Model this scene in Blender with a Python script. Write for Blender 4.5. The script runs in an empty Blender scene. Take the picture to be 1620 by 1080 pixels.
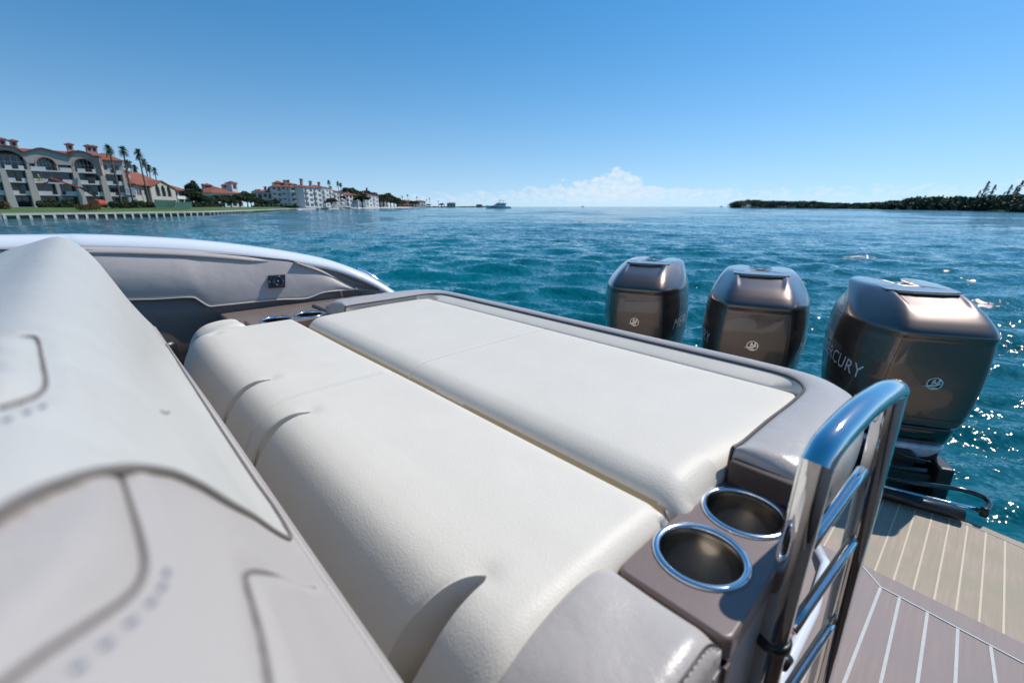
import bpy, bmesh, math, random
import numpy as np
from math import sin, cos, pi, radians, sqrt, exp, atan2
from mathutils import Vector, Matrix
from mathutils.bvhtree import BVHTree
from mathutils.geometry import tessellate_polygon

SC = bpy.context.scene
COL = SC.collection
random.seed(7)

# ------------------------------------------------------------------ camera
CZ = 2.0                      # eye height over the water
FP = 710.0                    # focal length in pixels of a 1620 wide frame
PITCH = math.atan(213.0/FP)
YAW = radians(46.8)
cam_d = bpy.data.cameras.new('camera'); cam = bpy.data.objects.new('camera', cam_d)
COL.objects.link(cam)
cam.location = (0, 0, CZ)
cam.rotation_euler = (pi/2-PITCH, 0, YAW)
cam_d.sensor_width = 36; cam_d.lens = FP/1620*36
cam_d.clip_start = 0.005; cam_d.clip_end = 40000
cam_d.dof.use_dof = True; cam_d.dof.focus_distance = 1.35; cam_d.dof.aperture_fstop = 5.0
SC.camera = cam
SC.render.resolution_x = 1024; SC.render.resolution_y = 682

# ------------------------------------------------------------------ world and sun
SUN_EL = radians(51); SUN_AZ = radians(12)      # azimuth from +Y towards +X
world = bpy.data.worlds.new("World"); SC.world = world; world.use_nodes = True
nt = world.node_tree; nt.nodes.clear()
def N(t, typ, **kw):
    n = t.nodes.new(typ)
    for k, v in kw.items():
        if k in n.inputs.keys() if False else False: pass
        setattr(n, k, v)
    return n
sky = N(nt, 'ShaderNodeTexSky', sky_type='NISHITA', sun_disc=False)
sky.sun_elevation = SUN_EL; sky.sun_rotation = SUN_AZ
sky.air_density = 1.0; sky.dust_density = 0.15; sky.ozone_density = 3.5; sky.altitude = 0
def mathn(t, op, a, b=None, c=None, clamp=False):
    n = t.nodes.new('ShaderNodeMath'); n.operation = op; n.use_clamp = clamp
    for i, x in enumerate((a, b, c)):
        if x is None: continue
        if isinstance(x, (int, float)): n.inputs[i].default_value = x
        else: t.links.new(x, n.inputs[i])
    return n.outputs[0]
tc = N(nt, 'ShaderNodeTexCoord')
sep = N(nt, 'ShaderNodeSeparateXYZ'); nt.links.new(tc.outputs['Generated'], sep.inputs[0])
# cumulus bank low over the horizon: elevation and azimuth of the view ray
hx, hy = -sin(YAW), cos(YAW)
fw = mathn(nt, 'ADD', mathn(nt, 'MULTIPLY', sep.outputs[0], hx), mathn(nt, 'MULTIPLY', sep.outputs[1], hy))
lt = mathn(nt, 'ADD', mathn(nt, 'MULTIPLY', sep.outputs[0], hy), mathn(nt, 'MULTIPLY', sep.outputs[1], -hx))
az = mathn(nt, 'ARCTAN2', lt, fw)
el = mathn(nt, 'ARCSINE', sep.outputs[2])
cmb = N(nt, 'ShaderNodeCombineXYZ'); nt.links.new(mathn(nt, 'MULTIPLY', az, 26), cmb.inputs[0]); nt.links.new(mathn(nt, 'MULTIPLY', el, 46), cmb.inputs[1])
noi = N(nt, 'ShaderNodeTexNoise'); noi.inputs['Scale'].default_value = 1.3; noi.inputs['Detail'].default_value = 9; noi.inputs['Roughness'].default_value = .62
nt.links.new(cmb.outputs[0], noi.inputs['Vector'])
def bump_az(c, w, h):
    q = mathn(nt, 'DIVIDE', mathn(nt, 'SUBTRACT', az, c), w)
    return mathn(nt, 'MULTIPLY', mathn(nt, 'EXPONENT', mathn(nt, 'MULTIPLY', mathn(nt, 'MULTIPLY', q, q), -1)), h)
top = .020
acc = mathn(nt, 'ADD', bump_az(.205, .055, .021), bump_az(.215, .20, .024))
acc = mathn(nt, 'ADD', acc, bump_az(.0, .30, .022))
acc = mathn(nt, 'ADD', acc, bump_az(.225, .016, .012))
acc = mathn(nt, 'ADD', acc, bump_az(.75, .42, .030))
ht = mathn(nt, 'ADD', acc, mathn(nt, 'MULTIPLY', mathn(nt, 'SUBTRACT', noi.outputs['Fac'], .5), .075))
ht = mathn(nt, 'ADD', ht, .006)
mask = mathn(nt, 'MULTIPLY', mathn(nt, 'SUBTRACT', ht, el), 120, clamp=True)
# the bank thins out away from its main tower
noi2 = N(nt, 'ShaderNodeTexNoise'); noi2.inputs['Scale'].default_value = 2.6; noi2.inputs['Detail'].default_value = 8
nt.links.new(cmb.outputs[0], noi2.inputs['Vector'])
dens = mathn(nt, 'ADD', mathn(nt, 'ADD', bump_az(.205, .12, .26), bump_az(.25, .45, .22)), mathn(nt, 'MULTIPLY', mathn(nt, 'SUBTRACT', noi2.outputs['Fac'], .45), 1.3), clamp=True)
fadeb = mathn(nt, 'MULTIPLY', mathn(nt, 'ADD', el, 0.004), 40, clamp=True)
mask = mathn(nt, 'MULTIPLY', mathn(nt, 'MULTIPLY', mask, dens), fadeb)
mx = N(nt, 'ShaderNodeMix', data_type='RGBA')
nt.links.new(mask, mx.inputs['Factor'])
hsv = N(nt, 'ShaderNodeHueSaturation'); hsv.inputs['Saturation'].default_value = 1.34; hsv.inputs['Hue'].default_value = .493; hsv.inputs['Value'].default_value = 1.0
zr = mathn(nt, 'ADD', mathn(nt, 'MULTIPLY', mathn(nt, 'MAXIMUM', sep.outputs[2], 0), .90), .115)
cv = N(nt, 'ShaderNodeCombineXYZ'); nt.links.new(sep.outputs[0], cv.inputs[0]); nt.links.new(sep.outputs[1], cv.inputs[1]); nt.links.new(zr, cv.inputs[2])
nv = N(nt, 'ShaderNodeVectorMath', operation='NORMALIZE'); nt.links.new(cv.outputs[0], nv.inputs[0]); nt.links.new(nv.outputs[0], sky.inputs['Vector'])
nt.links.new(sky.outputs[0], hsv.inputs['Color'])
hm = N(nt, 'ShaderNodeMix', data_type='RGBA'); hm.inputs['B'].default_value = (4.9, 6.1, 7.1, 1)
nt.links.new(mathn(nt, 'MULTIPLY', mathn(nt, 'EXPONENT', mathn(nt, 'MULTIPLY', mathn(nt, 'MAXIMUM', el, 0), -8.5)), .62), hm.inputs['Factor'])
nt.links.new(hsv.outputs[0], hm.inputs['A']); nt.links.new(hm.outputs['Result'], mx.inputs['A'])
mx.inputs['B'].default_value = (6.3, 6.7, 7.1, 1)
bg = N(nt, 'ShaderNodeBackground'); bg.inputs['Strength'].default_value = 0.135
nt.links.new(mx.outputs['Result'], bg.inputs['Color'])
wo = N(nt, 'ShaderNodeOutputWorld'); nt.links.new(bg.outputs[0], wo.inputs[0])

sun_d = bpy.data.lights.new('sun', 'SUN'); sun_d.energy = 3.9; sun_d.angle = radians(.53); sun_d.color = (1, .955, .89)
sun = bpy.data.objects.new('sun', sun_d); COL.objects.link(sun)
sdir = Vector((cos(SUN_EL)*sin(SUN_AZ), cos(SUN_EL)*cos(SUN_AZ), sin(SUN_EL)))
sun.rotation_euler = (-sdir).to_track_quat('-Z', 'Y').to_euler()
sun.location = sdir*50
SC.view_settings.view_transform = 'Standard'; SC.view_settings.look = 'None'
SC.view_settings.exposure = 0.0; SC.view_settings.gamma = 1
try: SC.view_settings.use_curve_mapping = False
except Exception: pass

# ------------------------------------------------------------------ helpers
HD = Vector((-sin(YAW), cos(YAW), 0)); RT = Vector((cos(YAW), sin(YAW), 0)); UP = Vector((0, 0, 1))
CAM = Vector((0, 0, CZ))
def rayc(u, v):
    return (u-810.0, FP*cos(PITCH)-(v-540)*sin(PITCH), -(FP*sin(PITCH)+(v-540)*cos(PITCH)))
def ray(u, v):
    l, f, z = rayc(u, v); return HD*f+RT*l+UP*z
def ath(u, v, h):                      # where a sight line meets the level h below the eye
    r = ray(u, v); return CAM+r*(h/-r.z)
def atX(u, v, X): r = ray(u, v); return CAM+r*(X/r.x)
def atY(u, v, Y): r = ray(u, v); return CAM+r*(Y/r.y)
def atF(u, v, F): l, f, z = rayc(u, v); return CAM+ray(u, v)*(F/f)
def rat(u, v=327): l, f, z = rayc(u, v); return l/f
def gnd(u, F, z=0.0, v=327): p = HD*F+RT*(rat(u, v)*F); return Vector((p.x, p.y, z))
def hz(v, F): l, f, z = rayc(810, v); return CZ+z/f*F

def newobj(name, me, mat=None, parent=None):
    o = bpy.data.objects.new(name, me); COL.objects.link(o)
    if mat: me.materials.append(mat)
    if parent: o.parent = parent
    return o
def mesh(name, vs, fs, mat=None, parent=None, smooth=True, fix=False):
    me = bpy.data.meshes.new(name); me.from_pydata([tuple(v) for v in vs], [], fs); me.update()
    if fix:
        bm = bmesh.new(); bm.from_mesh(me); bmesh.ops.recalc_face_normals(bm, faces=bm.faces); bm.to_mesh(me); bm.free()
    if smooth: me.polygons.foreach_set('use_smooth', [True]*len(me.polygons))
    return newobj(name, me, mat, parent)
def tag(o, label=None, cat=None, group=None, kind=None):
    if label: o['label'] = label
    if cat: o['category'] = cat
    if group: o['group'] = group
    if kind: o['kind'] = kind
    return o
def thing(name, label, cat, loc=(0, 0, 0), rz=0, group=None):
    o = bpy.data.objects.new(name, None); COL.objects.link(o); o.empty_display_size = .2
    o.location = loc; o.rotation_euler = (0, 0, rz)
    return tag(o, label, cat, group)
def copy_tree(o, parent=None):
    c = o.copy(); COL.objects.link(c)
    if parent: c.parent = parent
    for ch in [x for x in bpy.data.objects if x.parent == o]: copy_tree(ch, c)
    return c
def sharp(o, deg=35):
    m = o.modifiers.new('edges', 'EDGE_SPLIT'); m.split_angle = radians(deg); return o

class MB:
    """collects shapes into one mesh"""
    def __init__(s): s.v = []; s.f = []
    def add(s, vs, fs):
        n = len(s.v); s.v += [tuple(v) for v in vs]; s.f += [tuple(i+n for i in f) for f in fs]; return s
    def box(s, x0, x1, y0, y1, z0, z1):
        return s.add([(x0,y0,z0),(x1,y0,z0),(x1,y1,z0),(x0,y1,z0),(x0,y0,z1),(x1,y0,z1),(x1,y1,z1),(x0,y1,z1)],
              [(3,2,1,0),(4,5,6,7),(0,1,5,4),(1,2,6,5),(2,3,7,6),(3,0,4,7)])
    def tube(s, pts, r, n=10, cap=True, flat=1.0, up=None):
        pts = [Vector(p) for p in pts]; rs = r if isinstance(r, (list, tuple)) else [r]*len(pts)
        base = len(s.v); nrm = None; V = []
        for i, p in enumerate(pts):
            t = (pts[min(i+1, len(pts)-1)]-pts[max(i-1, 0)]).normalized()
            if nrm is None:
                a = Vector(up) if up else (Vector((0, 0, 1)) if abs(t.z) < .9 else Vector((1, 0, 0)))
                nrm = (a-t*a.dot(t)).normalized()
            else: nrm = (nrm-t*nrm.dot(t)).normalized()
            b = t.cross(nrm)
            for k in range(n):
                q = 2*pi*k/n; V.append(p+(nrm*cos(q)*flat+b*sin(q))*rs[i])
        F = [(i*n+k, i*n+(k+1) % n, (i+1)*n+(k+1) % n, (i+1)*n+k) for i in range(len(pts)-1) for k in range(n)]
        if cap: F += [tuple(reversed(range(n))), tuple(range((len(pts)-1)*n, len(pts)*n))]
        return s.add(V, F)
    def lathe(s, prof, n=32, c=(0, 0, 0), axis='z'):
        V = []
        for r, z in prof:
            for k in range(n):
                q = 2*pi*k/n
                V.append((c[0]+r*cos(q), c[1]+r*sin(q), c[2]+z) if axis == 'z' else (c[0]+r*cos(q), c[1]+z, c[2]+r*sin(q)))
        F = [(i*n+k, i*n+(k+1) % n, (i+1)*n+(k+1) % n, (i+1)*n+k) for i in range(len(prof)-1) for k in range(n)]
        return s.add(V, F)
    def poly(s, outer, holes=(), y0=0, y1=.3, plane='xz'):
        """a flat outline with holes, given thickness"""
        loops = [outer]+list(holes); T = tessellate_polygon([[Vector((a, b, 0)) for a, b in L] for L in loops])
        flat = [p for L in loops for p in L]; m = len(flat)
        mk = (lambda a, b, y: (a, y, b)) if plane == 'xz' else ((lambda a, b, y: (a, b, y)) if plane == 'xy' else (lambda a, b, y: (y, a, b)))
        V = [mk(a, b, y0) for a, b in flat]+[mk(a, b, y1) for a, b in flat]
        F = [tuple(t) for t in T]+[tuple(i+m for i in reversed(t)) for t in T]
        k = 0
        for L in loops:
            n = len(L)
            for i in range(n): F.append((k+i, k+(i+1) % n, m+k+(i+1) % n, m+k+i))
            k += n
        return s.add(V, F)
    def build(s, name, mat, parent=None, smooth=False, fix=True): return mesh(name, s.v, s.f, mat, parent, smooth, fix)
def spline(pts, n=8):
    pts = [Vector(p) for p in pts]; out = []
    for i in range(len(pts)-1):
        p0 = pts[max(i-1, 0)]; p1 = pts[i]; p2 = pts[i+1]; p3 = pts[min(i+2, len(pts)-1)]
        for k in range(n):
            t = k/n; out.append(.5*((2*p1)+(p2-p0)*t+(2*p0-5*p1+4*p2-p3)*t*t+(3*p1-p0-3*p2+p3)*t**3))
    out.append(pts[-1]); return out
def resample(pts, n):
    pts = [Vector(p) for p in pts]; L = [0]
    for a, b in zip(pts, pts[1:]): L.append(L[-1]+(b-a).length)
    out = []; j = 0
    for i in range(n):
        t = L[-1]*i/(n-1)
        while j < len(L)-2 and L[j+1] < t: j += 1
        d = L[j+1]-L[j]; out.append(pts[j].lerp(pts[j+1], (t-L[j])/d if d > 1e-12 else 0))
    return out
def lerp(a, b, t): return a+(b-a)*t
def sst(a, b, x): t = min(1, max(0, (x-a)/(b-a))); return t*t*(3-2*t)
def interp(tab, x):
    xs = [r[0] for r in tab]; return [float(np.interp(x, xs, [r[k] for r in tab])) for k in range(1, len(tab[0]))]

# ------------------------------------------------------------------ materials
def mat(name, col, rough=.5, metal=0.0, coat=0.0, ior=None, var=None, vscale=8, bump=None, spec=None, sheen=None, sss=None, coat_rough=.05):
    m = bpy.data.materials.new(name); m.use_nodes = True; t = m.node_tree; b = t.nodes['Principled BSDF']
    b.inputs['Base Color'].default_value = (*col, 1); b.inputs['Roughness'].default_value = rough; b.inputs['Metallic'].default_value = metal
    b.inputs['Coat Weight'].default_value = coat; b.inputs['Coat Roughness'].default_value = coat_rough
    if ior: b.inputs['IOR'].default_value = ior
    if spec is not None: b.inputs['Specular IOR Level'].default_value = spec
    co = t.nodes.new('ShaderNodeTexCoord')
    if var is not None:
        n = t.nodes.new('ShaderNodeTexNoise'); n.inputs['Scale'].default_value = vscale; n.inputs['Detail'].default_value = 5
        t.links.new(co.outputs['Object'], n.inputs['Vector'])
        r = t.nodes.new('ShaderNodeValToRGB'); r.color_ramp.elements[0].position = .3; r.color_ramp.elements[1].position = .7
        r.color_ramp.elements[0].color = (*var, 1); r.color_ramp.elements[1].color = (*col, 1)
        t.links.new(n.outputs['Fac'], r.inputs[0]); t.links.new(r.outputs[0], b.inputs['Base Color'])
    if bump:
        prev = None
        for kind, sc, dist, *st in bump:
            if kind == 'noise':
                n = t.nodes.new('ShaderNodeTexNoise'); n.inputs['Detail'].default_value = 4; out = n.outputs['Fac']
            elif kind == 'cell':
                n = t.nodes.new('ShaderNodeTexVoronoi'); n.feature = 'SMOOTH_F1'; n.inputs['Smoothness'].default_value = .6; out = n.outputs['Distance']
            n.inputs['Scale'].default_value = sc; t.links.new(co.outputs['Object'], n.inputs['Vector'])
            bn = t.nodes.new('ShaderNodeBump'); bn.inputs['Distance'].default_value = dist; bn.inputs['Strength'].default_value = st[0] if st else 1
            t.links.new(out, bn.inputs['Height'])
            if prev: t.links.new(prev, bn.inputs['Normal'])
            prev = bn.outputs[0]
        t.links.new(prev, b.inputs['Normal'])
    return m
M = {}
GR = [('noise', 9, .004, .3), ('cell', 420, .0007, .32), ('noise', 800, .0002, .4)]
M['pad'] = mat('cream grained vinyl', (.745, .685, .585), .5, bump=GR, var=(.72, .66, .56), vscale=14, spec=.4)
M['padshade'] = mat('cream vinyl in warm shade', (.52, .40, .24), .6, var=(.47, .36, .21), vscale=20)  # tan colour paints in the gap's shade and warm bounced light
M['lilac'] = mat('warm grey smooth vinyl', (.50, .45, .405), .33, bump=[('noise', 14, .006, .4), ('noise', 70, .0016, .5), ('cell', 700, .0003, .5)], var=(.47, .422, .38), vscale=10, coat=.12, coat_rough=.25)
M['lilac2'] = mat('pale grey seat vinyl', (.475, .425, .385), .42, bump=[('noise', 10, .006, .4), ('cell', 900, .0003, .5)], var=(.445, .395, .358), vscale=6)
M['white'] = mat('white seat vinyl', (.575, .545, .49), .36, bump=[('noise', 12, .008, .5), ('noise', 60, .0014, .4), ('cell', 800, .0003, .5)], var=(.545, .515, .46), vscale=5)
M['liner'] = mat('grey lining vinyl', (.46, .415, .39), .5, bump=[('noise', 7, .012, .5), ('cell', 900, .0003, .5)], var=(.43, .385, .36), vscale=6)
M['taupe'] = mat('taupe painted moulding', (.20, .155, .135), .45, coat=.2, var=(.18, .14, .12), vscale=30)
M['piping'] = mat('brown vinyl piping', (.085, .058, .05), .4, var=(.07, .048, .04), vscale=60)
M['pipelight'] = mat('grey beige piping', (.20, .165, .14), .4, var=(.17, .14, .12), vscale=60)
M['thread'] = mat('white thread', (.62, .60, .58), .7, var=(.5, .48, .46), vscale=300)
M['bluethread'] = mat('slate thread', (.20, .22, .29), .7, var=(.16, .18, .24), vscale=300)
M['seam'] = mat('brown seam thread', (.15, .125, .11), .6, var=(.12, .10, .09), vscale=100)
M['padseam'] = mat('cream seam thread', (.56, .54, .50), .6, var=(.5, .48, .44), vscale=200)
M['gel'] = mat('white gelcoat', (.78, .80, .82), .16, coat=.6, var=(.74, .77, .80), vscale=3, bump=[('noise', 5, .003, .3)])
M['steel'] = mat('polished stainless steel', (.82, .82, .81), .055, 1, var=(.74, .74, .73), vscale=25, bump=[('noise', 30, .0006, .4)])
M['brushed'] = mat('satin stainless steel', (.50, .48, .44), .17, 1, var=(.42, .40, .37), vscale=40)
M['rim'] = mat('bright cup rim steel', (.80, .82, .84), .16, 1, var=(.74, .76, .78), vscale=40)
_t = M['brushed'].node_tree; _b = _t.nodes['Principled BSDF']; _b.inputs['Anisotropic'].default_value = .85; _g = _t.nodes.new('ShaderNodeTangent'); _g.direction_type = 'RADIAL'; _g.axis = 'Z'; _t.links.new(_g.outputs[0], _b.inputs['Tangent'])
M['black'] = mat('black plastic', (.013, .013, .014), .35, var=(.02, .02, .021), vscale=20)
M['blackgloss'] = mat('gloss black paint', (.008, .008, .009), .12, coat=.8, var=(.012, .011, .011), vscale=12)
M['cowl'] = mat('brown metallic paint', (.150, .115, .097), .38, .80, coat=1.0, var=(.135, .103, .087), vscale=500, coat_rough=.03)
M['cowldark'] = mat('dark brown metallic paint', (.045, .033, .028), .25, .6, coat=1.0, var=(.04, .03, .025), vscale=500, coat_rough=.03)
M['silver'] = mat('pale silver paint', (.62, .65, .70), .3, .2, coat=.6, var=(.38, .41, .46), vscale=30)
M['chrome'] = mat('chrome badge', (.85, .86, .88), .08, 1, var=(.8, .8, .82), vscale=30)
M['letter'] = mat('silver lettering', (.75, .77, .80), .35, .35, var=(.68, .70, .74), vscale=30)
M['stitch'] = mat('pale stitching', (.52, .50, .48), .7, var=(.45, .43, .42), vscale=200)

# taupe gelcoat with a fine sparkle for the cup panels
def flake_mat():
    m = mat('taupe speckled gelcoat', (.19, .148, .137), .38, coat=.25)
    t = m.node_tree; b = t.nodes['Principled BSDF']; co = t.nodes['Texture Coordinate']
    v = t.nodes.new('ShaderNodeTexVoronoi'); v.inputs['Scale'].default_value = 190; t.links.new(co.outputs['Object'], v.inputs['Vector'])
    r = t.nodes.new('ShaderNodeValToRGB'); e = r.color_ramp.elements
    e[0].position = 0; e[0].color = (.42, .38, .37, 1); e[1].position = .15; e[1].color = (.205, .150, .130, 1)
    t.links.new(v.outputs['Distance'], r.inputs[0])
    n = t.nodes.new('ShaderNodeTexNoise'); n.inputs['Scale'].default_value = 90; t.links.new(co.outputs['Object'], n.inputs['Vector'])
    q = t.nodes.new('ShaderNodeMath'); q.operation = 'GREATER_THAN'; q.inputs[1].default_value = .54; t.links.new(n.outputs['Fac'], q.inputs[0])
    x = t.nodes.new('ShaderNodeMix'); x.data_type = 'RGBA'; t.links.new(q.outputs[0], x.inputs['Factor']); x.inputs['A'].default_value = (.20, .146, .127, 1)
    t.links.new(r.outputs[0], x.inputs['B']); t.links.new(x.outputs['Result'], b.inputs['Base Color']); return m
M['flake'] = flake_mat()

def deck_mat(name, c0, c1, c2, caulk=None, pitch=.05, off=0, cw=.006):
    """synthetic teak: grain runs fore and aft (Y); light seams every pitch"""
    m = mat(name, c0, .7); t = m.node_tree; b = t.nodes['Principled BSDF']
    co = t.nodes['Texture Coordinate']; mp = t.nodes.new('ShaderNodeMapping'); mp.inputs['Scale'].default_value = (60, 3.0, 10)
    t.links.new(co.outputs['Object'], mp.inputs[0])
    n = t.nodes.new('ShaderNodeTexNoise'); n.inputs['Scale'].default_value = 1.6; n.inputs['Detail'].default_value = 7; n.inputs['Roughness'].default_value = .65
    t.links.new(mp.outputs[0], n.inputs['Vector'])
    r = t.nodes.new('ShaderNodeValToRGB'); e = r.color_ramp.elements; e[0].position = .32; e[0].color = (*c1, 1); e[1].position = .68; e[1].color = (*c0, 1)
    t.links.new(n.outputs['Fac'], r.inputs[0])
    n2 = t.nodes.new('ShaderNodeTexNoise'); n2.inputs['Scale'].default_value = 7; n2.inputs['Detail'].default_value = 6; t.links.new(co.outputs['Object'], n2.inputs['Vector'])
    r2 = t.nodes.new('ShaderNodeValToRGB'); r2.color_ramp.elements[0].position = .42; r2.color_ramp.elements[1].position = .66; t.links.new(n2.outputs['Fac'], r2.inputs[0])
    x = t.nodes.new('ShaderNodeMix'); x.data_type = 'RGBA'; t.links.new(r2.outputs[0], x.inputs['Factor']); t.links.new(r.outputs[0], x.inputs['A']); x.inputs['B'].default_value = (*c2, 1)
    t.links.new(x.outputs['Result'], b.inputs['Base Color'])
    bn = t.nodes.new('ShaderNodeBump'); bn.inputs['Distance'].default_value = .001; bn.inputs['Strength'].default_value = .5
    t.links.new(n.outputs['Fac'], bn.inputs['Height']); t.links.new(bn.outputs[0], b.inputs['Normal']); return m
M['teak'] = deck_mat('weathered synthetic teak', (.44, .35, .265), (.34, .265, .20), (.34, .29, .205))
M['mauve'] = deck_mat('mauve synthetic teak', (.315, .250, .232), (.262, .205, .19), (.27, .222, .215))
M['caulk'] = mat('cream caulking', (.60, .52, .38), .6, var=(.55, .47, .34), vscale=60)
M['caulkw'] = mat('white caulking', (.50, .51, .50), .6, var=(.44, .45, .44), vscale=60)

def water_mat():
    m = bpy.data.materials.new('sea water'); m.use_nodes = True; t = m.node_tree; b = t.nodes['Principled BSDF']
    b.inputs['Roughness'].default_value = .045; b.inputs['IOR'].default_value = 1.333
    co = t.nodes.new('ShaderNodeTexCoord')
    n0 = t.nodes.new('ShaderNodeTexNoise'); n0.inputs['Scale'].default_value = .05; n0.inputs['Detail'].default_value = 4; t.links.new(co.outputs['Object'], n0.inputs['Vector'])
    r = t.nodes.new('ShaderNodeValToRGB'); e = r.color_ramp.elements; e[0].position = .35; e[0].color = (.0005, .092, .118, 1); e[1].position = .68; e[1].color = (.001, .140, .168, 1)
    t.links.new(n0.outputs['Fac'], r.inputs[0]); t.links.new(r.outputs[0], b.inputs['Base Color'])
    geo = t.nodes.new('ShaderNodeNewGeometry'); acc_ = geo.outputs['Normal']
    for sc, st, stretch in ((.22, .06, 1.5), (1.1, .16, 1.7), (3.8, .34, 1.6), (12, .36, 1.4), (30, .24, 1.2)):
        mp = t.nodes.new('ShaderNodeMapping'); mp.inputs['Rotation'].default_value = (0, 0, .5); mp.inputs['Scale'].default_value = (1, stretch, 1); t.links.new(co.outputs['Object'], mp.inputs[0])
        n = t.nodes.new('ShaderNodeTexNoise'); n.inputs['Scale'].default_value = sc; n.inputs['Detail'].default_value = 2; n.inputs['Distortion'].default_value = .4
        t.links.new(mp.outputs[0], n.inputs['Vector'])
        v1 = t.nodes.new('ShaderNodeVectorMath'); v1.operation = 'SUBTRACT'; t.links.new(n.outputs['Color'], v1.inputs[0]); v1.inputs[1].default_value = (.5, .5, .5)
        v2 = t.nodes.new('ShaderNodeVectorMath'); v2.operation = 'MULTIPLY'; t.links.new(v1.outputs[0], v2.inputs[0]); v2.inputs[1].default_value = (st*2, st*2, 0)
        v3 = t.nodes.new('ShaderNodeVectorMath'); v3.operation = 'ADD'; t.links.new(acc_, v3.inputs[0]); t.links.new(v2.outputs[0], v3.inputs[1]); acc_ = v3.outputs[0]
    vn = t.nodes.new('ShaderNodeVectorMath'); vn.operation = 'NORMALIZE'; t.links.new(acc_, vn.inputs[0]); t.links.new(vn.outputs[0], b.inputs['Normal']); return m
M['water'] = water_mat()

# far shore
M['stucco'] = mat('cream stucco', (.47, .43, .38), .8, var=(.41, .375, .335), vscale=1.2)
M['stucco2'] = mat('white stucco', (.68, .67, .66), .8, var=(.60, .59, .58), vscale=.6)
M['pink'] = mat('pink stucco', (.52, .33, .29), .8, var=(.45, .28, .25), vscale=1)
M['tile'] = mat('terracotta roof tile', (.30, .092, .048), .8, var=(.20, .06, .032), vscale=1.5, bump=[('noise', 6, .1, .6)])
M['tiledark'] = mat('terracotta eave', (.25, .10, .07), .8, var=(.2, .08, .06), vscale=2)
M['glass'] = mat('dark window glass', (.030, .045, .065), .1, coat=.5, var=(.02, .03, .045), vscale=1.5)
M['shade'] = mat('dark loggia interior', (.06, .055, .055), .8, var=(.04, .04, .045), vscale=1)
M['grass'] = mat('mown grass', (.085, .15, .028), .9, var=(.06, .115, .02), vscale=.35)
M['hedge'] = mat('hedge leaf', (.035, .065, .020), .8, var=(.02, .04, .012), vscale=1.5)
M['leaf'] = mat('tree leaf', (.045, .075, .025), .7, var=(.022, .042, .014), vscale=.7)
M['leaf2'] = mat('mangrove leaf', (.060, .095, .032), .7, var=(.020, .036, .014), vscale=.22)
M['palm'] = mat('palm frond', (.035, .070, .022), .6, var=(.02, .045, .014), vscale=1.5)
M['trunk'] = mat('grey palm trunk', (.16, .13, .10), .85, var=(.11, .09, .07), vscale=3)
M['concrete'] = mat('pale concrete', (.50, .50, .49), .8, var=(.40, .40, .39), vscale=.8)
M['darkwall'] = mat('dark concrete between buttresses', (.018, .022, .022), .7, var=(.010, .013, .013), vscale=1)  # near-black colour stands for the dark openings between buttresses
M['sand'] = mat('pale sand', (.60, .55, .46), .9, var=(.54, .49, .41), vscale=.3)
M['orange'] = mat('orange machine paint', (.55, .09, .03), .4, var=(.48, .08, .025), vscale=1)
M['flower'] = mat('reddish shrub leaf', (.20, .10, .035), .8, var=(.07, .07, .02), vscale=2)
M['fence'] = mat('green windscreen mesh', (.03, .11, .08), .8, var=(.025, .09, .065), vscale=1)
M['hivis'] = mat('yellow green jacket', (.45, .60, .05), .7, var=(.40, .55, .05), vscale=3)
M['skin'] = mat('skin', (.35, .2, .14), .6, var=(.3, .17, .12), vscale=3)
M['denim'] = mat('dark work trousers', (.05, .06, .09), .8, var=(.04, .05, .07), vscale=3)
M['yacht'] = mat('white yacht paint', (.86, .87, .88), .2, coat=.4, var=(.7, .71, .72), vscale=.2)
M['landfar'] = mat('distant scrub', (.05, .07, .05), .9, var=(.035, .05, .035), vscale=.02)
M['bark'] = mat('dark bark', (.07, .055, .045), .9, var=(.05, .04, .03), vscale=2)

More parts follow.
